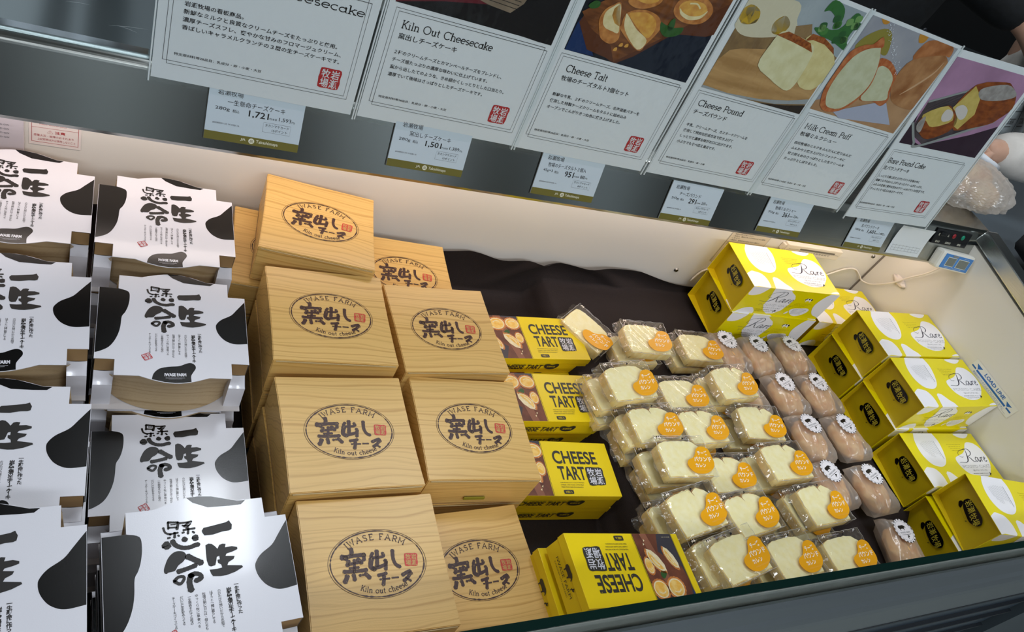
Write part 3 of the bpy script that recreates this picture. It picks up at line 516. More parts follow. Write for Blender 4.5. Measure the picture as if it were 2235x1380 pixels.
# ---------------------------------------------------------------- cow-pattern cheesecake boxes
CW, CL, CH, NX, NY = .1515, .137, .06, .0188, .0198
def cow_box():
    root = bpy.data.objects.new('cow_pattern_cake_box', None); COL.objects.link(root); root.empty_display_size = .02
    hw, hl = CW / 2, CL / 2
    fe = lambda x: -hl - (.0085 * max(0, math.cos(x / .034 * math.pi / 2)) if abs(x) < .034 else 0)
    xs = [-hw + NX + (CW - 2 * NX) * i / 20 for i in range(21)]
    front = [(x, fe(x)) for x in xs]; back = [(x, -fe(x)) for x in xs][::-1]
    out = front + [(hw - NX, -hl + NY), (hw, -hl + NY), (hw, hl - NY), (hw - NX, hl - NY)] + back + [(-hw + NX, hl - NY), (-hw, hl - NY), (-hw, -hl + NY), (-hw + NX, -hl + NY)]
    n = len(out); mb = MB(); t = .0007
    mb.face([(x, y, 0) for x, y in out], white); mb.face([(x, y, -t) for x, y in out][::-1], kraftin)
    mb.mesh([(x, y, z) for z in (0, -t) for x, y in out], [(i, i + n, (i + 1) % n + n, (i + 1) % n) for i in range(n)], white)
    A = Art(mb, Matrix.Identity(4), clip=(-75.4, -78, 75.4, 78)); F = A.poly
    e = 48.4
    F(catmull([(-56.8, 48.6)] + [p for p in D['c_patchL'][2:-1]] + [(-75.4, -41)], False, 4) + [(-75.4, 48.6)], black)
    F(catmull([(75.4, 43)] + D['c_patchR'][1:-1] + [(75.4, -19.4)], False, 4), black)
    F([(-8, 76.6), (-3, 71.2), (9.2, 65), (27.8, 64.1), (37.9, 64.2), (42, 67.9), (34.5, 68.2), (26, 71.1), (13, 75.4), (2, 76.8)], black)
    F(catmull([(-22, -72.6)] + D['c_patchF'][1:-1] + [(16, -74.4)], False, 4) + [(8, -76), (0, -76.6), (-10, -75.6)], black)
    A.clip = None
    F(D['c_ichi'], ink, 1); F(D['c_sei'], ink, 1); F(D['c_hito'], ink, 1, True, 3)
    for st, wd in D['c_cs']: A.brush(st, wd * .108, ink, 1)
    for (a, b), tx, sz, bo in zip(D['c_cols'], ('一生懸命に作った', '岩瀬牧場の生チーズケーキ', 'のびのびの想いだから氷結で', 'はずっと一緒に暮らしてる', '牧場の朝に日には、母たちも', 'ゆっくり牧に草食べる', '一生懸命そだてた母の', 'だいじに牛乳をやってる', 'チーズケーキづくってる'), (3.9, 4.2) + (2.8,) * 7, (.03, .03) + (.0,) * 7):
        A.col(tx, ink, a[0], a[1], b[1], sz, bo, b[0])
    A.seal([(-33, -42), (-25, -38), (-21, -45.5), (-29, -49.5)], red, white)
    A.text('IWASE FARM', white, -10, -68.6, 4.2, 21, rot=2.5, lay=1, bold=.05)
    A.line([(-9, -70.6), (9.6, -69.8)], .25, white, 1); A.line([(-6, -71.8), (7, -71.2)], .2, white, 1)
    mb.build('top_panel', root)
    for sd in (-1, 1):
        mb = MB(); x = sd * hw; lo = -CH
        def q(y0, y1, m): mb.face([(x, y0, -.0002), (x, y1, -.0002), (x - sd * .002, y1, lo), (x - sd * .002, y0, lo)], m)
        if sd < 0: q(-hl + NY, -.041, white); q(-.041, hl - NY, black)
        else: q(-hl + NY, -.0194, white); q(-.0194, .044, black); q(.044, hl - NY, white)
        mb.face([(x - sd * .0012, -hl + NY, -.001), (x - sd * .0012, hl - NY, -.001), (x - sd * .003, hl - NY, lo), (x - sd * .003, -hl + NY, lo)], kraftin)
        mb.build('side_panel', root)
    for sx in (-1, 1):
        for sy in (-1, 1):
            mb = MB(); x1 = sx * (hw - .001); x0 = sx * (hw - NX); y1 = sy * (hl - .004); y0 = sy * (hl - NY); zt = -.020
            # upper: dark open throat between the two card walls; lower: folded white corner block
            mb.face([(x0, y0, 0), (x1, y0, 0), (x1, y0, zt), (x0, y0, zt)], kraftin)
            mb.face([(x0, y0, 0), (x0, y1, 0), (x0, y1, -CH), (x0, y0, -CH)], white)
            mb.grid(lambda u, v: (x0 + (x1 - x0) * u, y0 + (y1 - y0) * v, zt - .004 * math.sin(v * 1.5) - .001 * math.sin(u * 3.1)), 5, 5, white)
            zz = zt - .004
            mb.face([(x0, y1, zz), (x1, y1, zz), (x1, y1, -CH), (x0, y1, -CH)], white); mb.face([(x1, y0, zt), (x1, y1, zz), (x1, y1, -CH), (x1, y0, -CH)], white if sx > 0 or sy < 0 else black)
            mb.build('corner_post', root)
    for sd in (-1, 1):
        mb = MB()
        def pt(u, v):
            x = (-hw + NX + (CW - 2 * NX) * u); yt = fe(x); xb = -.066 + .132 * u; yb = -.034 - .0395 * max(0, 1 - (xb / .066) ** 2) ** .62
            k = v; return (x + (xb - x) * k, -sd * (yt + (yb - yt) * k + .004 * math.sin(math.pi * v)), -.0006 - (CH - .003) * k)
        mb.grid(pt, 28, 6, kraft); mb.build('front_panel' if sd < 0 else 'back_panel', root)
    mb = MB(); mb.box((-hw + .001, -hl - .002, -CH), (hw - .001, hl + .002, -CH + .0015), mat('card_base', '#cfc9c8', .5)); mb.build('base_panel', root)
    return root
def stack(proto, name_fn, top, H, n, cat, group, jit=.002, M_fn=None, rows=None):
    """copies from the top box down"""
    x, y, z, yaw, tx, ty = top
    for i in range(n):
        j = (random.uniform(-jit, jit), random.uniform(-jit, jit), random.uniform(-.8, .8)) if i else (0, 0, 0)
        M = pose(x + j[0], y + j[1], z - i * H, yaw + j[2], tx if i == 0 else tx * .4, ty if i == 0 else ty * .4)
        if not used.get(proto): o = proto; used[proto] = 1; o.matrix_world = M
        else: o = copy_tree(proto, M)
        tag(o, name_fn(i), cat, group)
used = {}
cowp = cow_box()
rows = ('back', 'second', 'third', 'front')
for key, top, n in (('back row, right column', (.076, .7426, -.6788, -.5, 1.2, .8), 3), ('second row, right column', (.0825, .5841, -.6882, -.7, .8, .8), 3),
                    ('third row, right column', (.0851, .4462, -.757, .8, 0, 0), 2), ('front row, right column', (.0978, .282, -.6604, 3.5, 1.0, -.5), 4),
                    ('back row, left column', (-.0801, .763, -.6826, 0, 1.2, 1), 3), ('second row, left column', (-.0752, .5875, -.6786, 1.2, .8, -.5), 3),
                    ('third row, left column', (-.0695, .4281, -.6828, -.6, .5, -.2), 3), ('front row, left column', (-.0649, .2863, -.66, 2.6, .5, -.3), 4)):
    H = (top[2] - zf(top[1])) / n
    H = max(CH + .0006, H)
    stack(cowp, lambda i, key=key, n=n: 'white cow-patch cake box, %s, %s of its stack' % (key, 'top' if i == 0 else ('bottom' if i == n - 1 else ('just under the top' if i == 1 else 'third down'))), top, H, n, 'box', 'cow-patch cheesecake boxes')
# ---------------------------------------------------------------- cedar-print boxes
KW, KH = .15, .059
def kiln_box():
    mb = MB(); bm = bmesh.new(); bmesh.ops.create_cube(bm, size=1)
    for v in bm.verts: v.co = Vector((v.co.x * KW, v.co.y * .149, (v.co.z - .5) * KH))
    bmesh.ops.subdivide_edges(bm, edges=bm.edges[:], cuts=6, use_grid_fill=True)
    for v in bm.verts:
        x, y, z = v.co; k = (1 - (2 * x / KW) ** 2)
        if abs(y) > .07: v.co.y -= math.copysign(.0018 * k, y) * (1 if z < -.002 else .4)
        if abs(x) > .074: v.co.x -= math.copysign(.0012 * (1 - (2 * y / .149) ** 2), x)
    ed = [e for e in bm.edges if len(e.link_faces) == 2 and e.calc_face_angle(0) > .9]
    bmesh.ops.bevel(bm, geom=ed, offset=.0009, segments=2, affect='EDGES')
    mb.bm(bm, cedar)
    # lid lines on the side and front, where the flaps tuck in
    mb.box((-.0752, .073, -.0565), (-.0744, -.073, -.0562), kraftin); mb.box((-.072, -.0747, -.0562), (.072, -.0738, -.0560), kraftin)
    A = Art(mb, Matrix.Translation((0, 0, .0001)))
    c = (.6, -1); ax = (51.6, 36.8)
    rnd = random.Random(7)
    el = lambda r, a: (c[0] + ax[0] * r * math.cos(a), c[1] + ax[1] * r * math.sin(a))
    A.line([el(1, i * math.pi / 40) for i in range(81)], .45, brown, 1)
    # worn thick inner ring
    A.line([el(.955, i * math.pi / 60) for i in range(121)], [max(.15, .9 + .9 * math.sin(i * 1.7 + math.sin(i * .9) * 2) * rnd.random() + .5 * rnd.random()) for i in range(121)], brown, 1)
    A.slab('IWASE FARM', brown, 0, 0, 6.4, .85, w_=56, curve=(c[0], c[1], 40.5, 25.5, 89, 1))
    A.slab('Kiln out cheese', brown, 0, 0, 5.4, .68, w_=46, curve=(c[0] + 2, c[1], 44, 31.5, 270, -1))
    wds = [5, 6.5, 4.6, 4.2, 4.5, 4.8, 3.4, 3.4, 2.8, 4.2, 5.2, 4.4, 3, 2.6, 4.8, 4.6, 3.6, 5.4, 4.2, 4.2, 4.2, 3.8, 2.0, 4.2, 2.0, 4.0, 2.6, .8, .8]
    for st, wd in zip(D['k_st'], wds): A.brush(st, wd * .98, brown, 1)
    flk = mat('cedar_fleck', '#c2a25a', .4)
    for _ in range(110):
        st = rnd.choice([s for s in D['k_st'][:26]]); a = rnd.choice(st); x = a[0] + rnd.uniform(-2.2, 2.2); y = a[1] + rnd.uniform(-2.2, 2.2)
        A.line([(x, y), (x + rnd.uniform(.3, .9), y + rnd.uniform(.3, 1.4))], rnd.uniform(.1, .26), flk, 2)
    A.seal(D['k_stamp'], sred, flk, 1)
    o = mb.build('cedar_print_cake_box')
    mb = MB(); mb.box((-.014, -.0758, -.0455), (.014, -.0742, -.0405), mat('slot_label', '#8a8428', .4)); mb.build('slot_label', o)
    mb = MB(); mb.box((-.0715, -.0756, -.0028), (.0715, -.0746, -.0016), mat('fold_line', '#b9a070', .5)); mb.build('lid_fold', o)
    return o
kp = kiln_box()
kiln = (('far back box tilted askew', (.2639, .7694, -.6735, -9.3, 0, .4), 1), ('second row, left of the two', (.2598, .6123, -.6858, -1.3, 0, .3), 3), ('second row, right of the two', (.4216, .6147, -.7009, .9, .2, -.2), 3),
        ('third row, left of the two', (.2623, .4546, -.7017, .6, 0, 0), 3), ('third row, right of the two', (.427, .4641, -.7136, -2.5, .3, .2), 3), ('front row, left, tallest stack', (.271, .3025, -.7128, -.6, -.5, -.7), 3),
        ('front row, right, low stack', (.4105, .3045, -.7657, 2.5, 0, 0), 2), ('back row right, half hidden', (.4035, .7525, -.742, -3.5, 0, 0), 2))
def kl(key, n): return lambda i: 'cedar-grain cake box, %s, %s' % (key, 'on top' if i == 0 else ('at the bottom' if i == n - 1 else 'in the middle'))
for key, top, n in kiln:
    H = max(.0595, (top[2] - zf(top[1])) / n)
    stack(kp, kl(key, n), top, H, n, 'box', 'cedar-print cake boxes')
o = copy_tree(kp, pose(.238, .770, -.796, -5, 0, 0)); tag(o, 'cedar-grain cake box at the very bottom of the far back stack', 'box', 'cedar-print cake boxes')
o = copy_tree(kp, pose(.2345, .7675, -.7345, -7, 0, 0)); tag(o, 'cedar-grain box sticking out left under the far back box', 'box', 'cedar-print cake boxes')
# ---------------------------------------------------------------- yellow tart boxes
TW, TL_, TH = .202, .09, .037
pic_bg = mottled('print_table', '#7a4632', '#5b3226', 40, .4); crust = mottled('print_crust', '#d98f4a', '#b96a30', 300, .4); custard = mottled('print_custard', '#f0b84c', '#f6d07a', 120, .4, pos=(.4, .6)); creamp = mottled('print_cream', '#ecd9a8', '#f4e7c4', 200, .4)
slate = mat('print_slate', '#3e3b44', .4); leafp = mat('print_leaf', '#2f5a2a', .4); bluep = mat('print_blue', '#27407c', .4)
def tart(A, x, y, r, ry, a=0, lay=2, half=False):
    c, s = math.cos(math.radians(a)), math.sin(math.radians(a)); T = lambda p: (x + p[0] * c - p[1] * s, y + p[0] * s + p[1] * c)
    n = 36; a1 = 180 if half else 360
    def ring(k, w_=0): return [T((r * (k + w_ * (i % 2)) * math.cos(math.radians(a1 * i / n)), ry * (k + w_ * (i % 2)) * math.sin(math.radians(a1 * i / n)))) for i in range(n + (1 if half else 0))]
    A.poly(ring(1, .05), crust, lay)
    if half:
        A.poly([T((r * .98, 0)), T((r * .6, -ry * .55)), T((0, -ry * .75)), T((-r * .6, -ry * .55)), T((-r * .98, 0))], creamp, lay)
    A.poly(ring(.84), creamp, lay + 1); A.poly(ring(.72), custard, lay + 2)
    A.line([T((r * .45 * math.cos(t / 5), ry * .4 * math.sin(t / 5))) for t in range(3, 14)], r * .1, creamp, lay + 3)
def tart_box():
    mb = MB(); hw, hl = TW / 2, TL_ / 2
    mb.box((-hw + .001, -hl + .001, -TH), (hw - .001, hl - .001, -.0005), yel, bev=.0006)
    mb2 = MB(); mb2.box((-hw, -hl, -.012), (hw, hl, 0), yel, bev=.0006)
    o = mb.build('yellow_tart_box')
    A = Art(mb2, Matrix.Translation((0, 0, .0001)), clip=(-88, -44.6, -14.6, 44.6))
    A.rect(-88, -44.6, -14.6, 44.6, slate, 0)
    A.poly([(-70, 44.6), (-20, 40), (-15, 20), (-14.6, -44.6), (-60, -44.6), (-50, -20), (-84, 0), (-88, 20), (-80, 44.6)], pic_bg, 0.5)
    A.poly([(-60, 44.6), (-40, -44.6), (-28, -44.6), (-46, 44.6)], mat('print_brown2', '#8e5a44', .4), 1)
    tart(A, -57, 27, 17, 14, 10); tart(A, -28, 28, 15, 13, 0); tart(A, -40, -9, 20, 11, -52, half=True); tart(A, -70, -12, 18, 9, -62, half=True); tart(A, -24, -2, 8, 12, 0)
    A.poly([(-50, 8), (-42, 15), (-38, 10), (-44, 3)], leafp, 2, True); A.poly([(-84, 38), (-76, 44), (-88, 44), (-88, 30)], bluep, 2)
    for x, y in ((-30, -30), (-33, -35)): A.poly([(x, y), (x + 3, y + 1.5), (x + 1.5, y - 2.4)], creamp, 3)
    A.text('盛り付けイメージです', creamp, -84, -41, 1.8, 16)
    A.clip = None
    for x in (-88.8, -87.4, -14.6, -13.0): A.line([(x, -44.8), (x, 44.8)], .45, char)
    A.text('CHEESE', char, 1, 7, 22, 75, bold=.022, res=5); A.text('TART', char, 4, -19, 22, 45, bold=.022, res=5)
    for i in range(30):   # distressed print
        x = random.uniform(2, 74); y = random.uniform(-16, 28); A.line([(x, y), (x + random.uniform(.5, 2), y + random.uniform(-.4, .4))], random.uniform(.15, .4), yel, 2)
    A.seal([(51, 3), (81, 2), (80, -27), (50, -28)], char, white, 1)
    for i, t in enumerate(('THIS PRODUCT IS A RICH-TASTING', 'CHEESE TART MADE WITH MILK', 'FRESH FROM FARM IN HOKKAIDO.')): A.text(t, char, 2, -24.5 - i * 3.6, 1.7, 40 - i * 1.5)
    A.poly([(4, -40), (5.5, -41.6), (18, -41.6), (20, -40), (20, -37), (18.5, -35.4), (5.5, -35.4), (4, -37)], char, 1, True, 3); A.text('3個入', yel, 6.6, -40.2, 3.4, 11, lay=2)
    lid = mb2.build('lid', o)
    mb3 = MB(); A = Art(mb3, frame((0, -hl - .0002, 0), (1, 0, 0), (0, 0, 1)))
    A.text('CHEESE TART', char, -62, -26.5, 11.5, 74, bold=.02, shear=.25); A.poly([(18, -14), (24, -13), (32, -15), (39, -12), (44, -14), (43, -20), (38, -25), (28, -26), (20, -23), (17, -18)], char, 1, True); A.text('岩瀬牧場', yel, 22, -21, 4, 16, lay=2)
    mb3.build('front_print', o)['kind'] = 'stuff'; mb3 = MB(); A = Art(mb3, frame((hw + .0002, 0, 0), (0, 1, 0), (0, 0, 1)))
    A.text('IWASE FARM', char, -26, -24, 4, 50); A.text('SUNAGAWA CITY HOKKAIDO', char, -24, -28.5, 2, 44); blob_cow(A, -12, -18, 1.05, char, None); isle(A, 14, -18, 1.1, char)
    mb3.build('side_print', o)['kind'] = 'stuff'
    return o
tp = tart_box()
def tl(key): return lambda i: 'yellow cheese tart box, %s%s' % (key, '' if i == 0 else ', underneath, box %s down' % ('one', 'two', 'three')[i - 1])
stack(tp, tl('back row'), (.636, .697, -.806, 1.2, 0, 0), .0375, 2, 'box', 'yellow tart boxes', .004)
stack(tp, tl('middle row'), (.624, .578, -.8075, -1.0, 0, 0), .0375, 2, 'box', 'yellow tart boxes', .004)
stack(tp, tl('third row, above the bare cloth'), (.594, .456, -.8105, -4.0, 0, 0), .0375, 2, 'box', 'yellow tart boxes', .004)
for i, (tilt, dx, dz, dy) in enumerate(((10.7, 0, 0, 0), (9, -.012, -.0395, .003), (0, -.004, -.098, 0), (0, -.004, -.1355, 0))):
    o = copy_tree(tp, pose(.5951 + dx, .2655 + dy, -.7229 + dz, 0, 0, tilt) @ Matrix.Rotation(math.pi, 4, 'Z'))
    tag(o, 'yellow tart box turned upside down to the viewer, front row, %s' % ('leaning on top', 'second from top', 'third from top', 'at the bottom')[i], 'box', 'yellow tart boxes')
# ---------------------------------------------------------------- yellow and white pound cake boxes
RW, RL, RH = .226, .112, .0738
golds = mat('gold_inner', '#e2c40e', .5)
def rare_word(A, k, ox, oy, m, lay=3, sh=0, sy=1):
    T = lambda p: (ox + (p[0] - 23) * k + sh * (p[1] + 8) * k * sy, oy + (p[1] + 8) * k * sy)
    L_ = lambda pts, w_: A.line([T(p) for p in pts], [q * 1.45 for q in w_] if isinstance(w_, list) else w_ * 1.45, m, lay, True)
    L_([(56, 20), (44, 19.5), (32, 17), (24, 11), (24, 5), (30, 3)], [.4 * k + .1] * 31); L_([(30, 3), (34, 4)], .5 * k)
    q = [(54, 19), (51, 12), (47, 4), (42, -3), (36, -7), (28, -8.4), (18, -7.6), (12, -7.8)]; L_(q, [k * (.5 + 1.5 * math.exp(-((i - 14) / 9) ** 2)) for i in range(43)])
    L_([(40, 18), (52, 21.5), (63, 20), (66, 14), (60, 8), (50, 5.5)], [k * (.4 + 1.0 * math.exp(-((i - 17) / 7) ** 2)) for i in range(31)])
    L_([(50, 5.5), (54, 0), (58, -6), (64, -6.5), (69, -3)], [k * (.5 + 1.1 * math.exp(-((i - 8) / 6) ** 2)) for i in range(25)])
    L_([(77, 1), (73, 3), (68, 0), (66, -4.5), (69, -6.8), (74, -3), (77, 2)], k * .8); L_([(77.5, 2.5), (75.5, -4), (78, -6.6), (82, -3)], k * 1.4)
    L_([(82, -3), (85, 2), (87.5, 1)], k * .5); L_([(87.5, 2.4), (85, -6.6)], k * 1.5); L_([(86, -2), (90, 2.4), (93, 2)], k * .9)
    L_([(94, -2.5), (98, -1), (101.5, 1.5), (99.5, 3), (96, 1), (94, -3.5), (97, -6.8), (102, -4.5)], k * .85)
def rare_box():
    mb = MB(); hw, hl = RW / 2, RL / 2; t = .0008
    c = [(-hl, 0), (hl, 0), (hl, -RH), (-hl, -RH)]
    o_ = []
    for s, k in ((0, 1), (t, -1)):
        q = [(y - math.copysign(s, y), z + (-s if z == 0 else s)) for y, z in c]
        for i in range(4):
            a, b = q[i], q[(i + 1) % 4]
            mb.face([(-hw, *a), (hw, *a), (hw, *b), (-hw, *b)], lem if s == 0 else golds)
    for x in (-hw, hw):
        q = [(y - math.copysign(t, y), z + (-t if z == 0 else t)) for y, z in c]
        for i in range(4): mb.face([(x, *c[i]), (x, *c[(i + 1) % 4]), (x, *q[(i + 1) % 4]), (x, *q[i])], lem)
    A = Art(mb, Matrix.Identity(4), clip=(-112.9, -55.9, 112.9, 55.9))
    for k in 'b1 b2 b3 b4 b5 b6'.split():
        p = list(D['r_' + k])
        if k == 'b1': p += [(-20, 70), (-66, 70)]
        if k == 'b2': p += [(-112, -75), (-130, -40)]
        if k == 'b3': p = [(-60, -60), (-55.5, -41.7), (-51.8, -29), (-46, -25.6), (-38, -27.5), (-33.7, -31.2), (-25.1, -41), (-15.9, -48), (-10, -60)]; A.poly(p, rwhite, 0, False); continue
        A.poly(p, rwhite, 0, True, 4)
    A.clip = None
    rare_word(A, 1, 23, -8, mat('navy_ink', '#1d1638', .4), 2)
    A.slab('POUND CAKE', greyink, 11, -19.5, 5.4, .35, w_=89, lay=2); A.text('［生パウンドケーキ］', greyink, 36, -27, 3.2, 44, lay=2)
    A.text('IWASE FARM, From', ink, 30, -33.4, 2.4, 46, lay=2); A.text('Sunagawa Hokkaido', ink, 36, -37.6, 2.2, 40, lay=2); isle(A, 79, -37, 1.3, ink, 2)
    for i, t_ in enumerate(('This pound cake is baked with', 'fresh milk and cream. So,', 'enjoy the soft texture and', 'rich aroma.')): A.text(t_, ink, 7 + i * 1.5, 30 - i * 4.4, 1.5, 44 - i * 6, lay=1)
    for i, (n, yy) in enumerate(((40, 0), (34, 1), (30, 2), (30, 3), (28, 5), (36, 0), (36, -1), (34, -2), (30, -3), (24, -5))): A.line([(-27 - i * 4.9, 40 + (yy if i > 4 else 0) - .5), (-29.5 - i * 4.3, 40 - n)], .75 if i == 0 else .35, greyink, 2)
    A = Art(mb, frame((0, -hl - .00005, 0), (1, 0, 0), (0, 0, 1)), clip=(-112.9, -73.6, 112.9, 0))
    A.poly([(-130, 10), (-112.7, -18), (-107.7, -23), (-91.4, -21.2), (-79.2, -11.8), (-75, 8)], rwhite, 0, True, 4)
    A.poly([(-60, 0)] + D['r_f2'][1:] + [(-10, 0)], rwhite, 0, False); A.poly(D['r_f3'] + [(130, -80), (130, 12)], rwhite, 0, True, 4); A.poly(D['r_f4'], rwhite, 0, True, 4); A.poly(D['r_f5'] + [(-130, -90)], rwhite, 0, True, 4)
    A.poly([(16, -66), (22, -64), (23, -58), (18, -60)], rwhite, 0, True)
    rare_word(A, .88, -62, -36, greyink, 2, .2, 1.15); A.slab('POUND CAKE', greyink, -66, -47, 5, .3, w_=84, lay=2); A.text('［生パウンドケーキ］', greyink, -52, -54, 2.8, 46, lay=2); A.text('IWASE FARM, From', ink, -62, -60, 2.2, 50, lay=2); A.text('Sunagawa Hokkaido', ink, -62, -64, 2, 40, lay=2); isle(A, -16, -64, 1.3, ink, 2)
    blob_cow(A, 56, -28, 1.1, ink, rwhite, 1, True)
    for i in range(4): A.text('From happy milk and cream of our farm', ink, 22 - i * 2, -34.5 - i * 3.4, 1.3, 44 - i * 5)
    for i in range(4): A.text('生乳のおいしさそのまま', greyink, 30, -51.5 - i * 4, 2.2, 34 - i * 2, lay=2)
    o = mb.build('pound_cake_box')
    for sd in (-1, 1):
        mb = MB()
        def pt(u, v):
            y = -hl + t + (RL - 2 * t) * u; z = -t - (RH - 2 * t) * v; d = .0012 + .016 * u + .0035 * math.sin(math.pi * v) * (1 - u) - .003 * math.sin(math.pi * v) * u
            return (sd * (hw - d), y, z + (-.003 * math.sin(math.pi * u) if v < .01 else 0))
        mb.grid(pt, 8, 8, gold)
        # print sits on the panel plane (slanting with it)
        ex = Vector((sd * -.016, RL, 0)).normalized() * (1 if sd > 0 else -1)
        M = frame((sd * (hw - .0092 + .0012), 0, 0), tuple(ex), (0, 0, 1))
        A = Art(mb, M)
        A.poly(D['r_bean'], black, 1, True); A.poly(D['r_bean2'], black, 1, True)
        for ch, x, y in (('岩', -15, -28), ('瀬', -3.5, -29), ('牧', 8.5, -31), ('場', 19.5, -31.5)):
            A.text(ch, mat('gold_line', '#c9b93a', .4), x, y - 6, 13.5, 10.5, lay=2, rot=-6, centre=True)
        A.line([(-18, -45), (6, -47)], .25, ink); isle(A, 8, -48, .6, ink)
        mb.build('end_panel', o)
    return o
rp = rare_box()
rare = (('back left stack by the white cable', (1.1616, .7777, -.659, -1.5, 1.7, -1.6), 2, 'on top'), ('middle of the right wall', (1.4325, .6414, -.6704, .2, 1.5, -1.5), 2, 'on top'), ('in front of it, by the load line sticker', (1.4325, .5237, -.6726, -.3, 1.5, -1.5), 2, 'on top'),
        ('third from back at the right wall', (1.428, .3995, -.7463, -1.5, .5, 0), 1, 'single'), ('front corner against the glass', (1.428, .2685, -.694, -9, 1, 1), 1, 'raised in front'))
for key, top, n, _ in rare:
    stack(rp, lambda i, key=key: 'yellow pound cake box, %s, %s' % (key, 'upper' if i == 0 else 'lower'), top, .0742, n, 'box', 'pound cake boxes', .003)
o = copy_tree(rp, pose(1.418, .2745, -.7695, -6, 0, 0)); tag(o, 'yellow pound cake box under the front corner one', 'box', 'pound cake boxes')
o = copy_tree(rp, pose(1.421, .782, -.7455, -1, 0, 0)); tag(o, 'yellow pound cake box in the back right corner, mostly hidden', 'box', 'pound cake boxes')
# ---------------------------------------------------------------- wrapped cake slices
cakem = mottled('cake_crumb', '#fbefb0', '#fff6c6', 120, .75, bump=.35); cakes = mottled('cake_side', '#f0cc78', '#fbe6a0', 90, .8, bump=.4, stretch=(1, 1, .4)); crustm = mottled('cake_crust', '#8a5a34', '#c79a5c', 260, .7)
wrap = film('clear_wrap', .055, '#ffffff', .08, .04, '#fffaf4', (45, .35)); wrapedge = film('wrap_fold_highlight', .25, '#ffffff', .1, .30, '#ffffff', (60, .3)); wrapc = film('crumpled_wrap', .09, '#f3f1ec', .12, .10, '#f4f0ea', (70, .5))
orange = mat('orange_sticker', '#f3ab12', .35); stwhite = mat('sticker_white', '#fbeede', .4); wrapink = mat('wrap_ink', '#14121a', .35); haze = mat('print_band', '#c9c3cc', .4)
SW_, SL_, SH = .09, .0645, .0215
def slice_pack(variant):
    rnd = random.Random(variant * 7 + 1)
    root = bpy.data.objects.new('wrapped_cake_slice', None); COL.objects.link(root); root.empty_display_size = .02
    # the slice: loaf outline with a burst, uneven top edge
    w0, w1, h0 = -.0425, .0385, -.0312
    top = []
    n = 16; dome = (.0240, .0225, .0255)[variant % 3]
    for i in range(n + 1):
        t = i / n; x = w1 - (w1 - w0) * t; y = dome + .0025 * math.sin(math.pi * t) - .014 * max(0, 1 - t * 4.2) ** 1.5 - .004 * max(0, (t - .86) * 7) ** 2 + rnd.uniform(-.0007, .0007)
        if variant != 1 and abs(t - (.5 if variant == 0 else .38)) < .035: y -= .0042
        top.append((x, y))
    out = [(w0 + .001, h0), (w1, h0 + .0005), (w1 + .001, -.012)] + top + [(w0 - .001, 0)]
    mb = MB(); zt, zb = -.0022, -SH + .0015; n = len(out); cx = sum(p[0] for p in out) / n; cy = sum(p[1] for p in out) / n
    ins = [(cx + (x - cx) * .972, cy + (y - cy) * .965) for x, y in out]
    mb.mesh([(x, y, zt) for x, y in ins] + [(x, y, zt - .0015) for x, y in out] + [(x, y, zb) for x, y in out],
            [tuple(range(n))], cakem); k = len(mb.v) - 3 * n
    m2 = mb.mi(cakes); m3 = mb.mi(crustm)
    for lay in (0, 1):
        for i in range(n):
            j = (i + 1) % n; mb.f.append((k + lay * n + i, k + (lay + 1) * n + i, k + (lay + 1) * n + j, k + lay * n + j)); mb.m.append(m3 if (3 <= i < n - 3 and lay == 1) else m2); mb.sm.append(True)
    A = Art(mb, Matrix.Translation((0, 0, zt)))
    if variant != 1:
        for i in range(3, n - 2):
            a, b = ins[i], ins[i + 1]
            if rnd.random() < .75: A.line([(a[0] * 1000, a[1] * 1000 - .5), (b[0] * 1000, b[1] * 1000 - .5)], rnd.uniform(.6, 1.8 if variant == 0 else 1.1), crustm, 0)
        x = (-2 if variant == 0 else 6); A.line([(x, dome * 1000 - 1), (x + .8, dome * 1000 - 5), (x + 2, dome * 1000 - 9)], [2.2, 1.0, .3], crustm, 0)
    for _ in range(7): x, y = rnd.uniform(-36, 30), rnd.uniform(-26, 16); A.poly([(x, y), (x + .5, y + .1), (x + .4, y + .6), (x - .1, y + .4)], crustm, 0)
    mb.build('cake_slice', root)
    # the wrap: pillow with pulled corners and pleats
    mb = MB(); hw, hl = SW_ / 2, SL_ / 2; ph = [rnd.uniform(0, 6) for _ in range(6)]
    def topf(u, v):
        x = -hw + SW_ * u; y = -hl + SL_ * v; ed = min(u, 1 - u, v, 1 - v)
        z = .0006 * math.sin(9 * u + ph[0]) * math.sin(7 * v + ph[1]) + .0007 * math.sin(26 * (u - v) + ph[2]) * max(0, 1 - ed * 5) + .0004 * math.sin(31 * u + 17 * v + ph[3])
        z -= .0018 * max(0, 1 - ed * 9) ** 2
        # creases running in from the corners
        for cu_, cv in ((1, 1), (1, 0), (0, 1)):
            du, dv = abs(u - cu_), abs(v - cv); r = math.hypot(du, dv); z += .0011 * math.exp(-((du - dv * 1.1) / .035) ** 2) * math.exp(-r * 3.2)
        return (x, y, z + .0004)
    mb.grid(topf, 30, 22, wrap)
    for a, b, nx, ny in (((0, 0), (1, 0), 0, -1), ((1, 0), (1, 1), 1, 0), ((1, 1), (0, 1), 0, 1), ((0, 1), (0, 0), -1, 0)):
        def sd(u, v, a=a, b=b, nx=nx, ny=ny):
            p = topf(a[0] + (b[0] - a[0]) * u, a[1] + (b[1] - a[1]) * u); bulge = .0016 * math.sin(v * math.pi) * math.sin(u * math.pi) + .0009 * math.sin(u * 37 + ph[4]) * v
            return (p[0] + nx * (bulge - .0012 * v), p[1] + ny * (bulge - .0012 * v), p[2] - (SH - .0006) * v)
        mb.grid(sd, 20, 5, wrap)
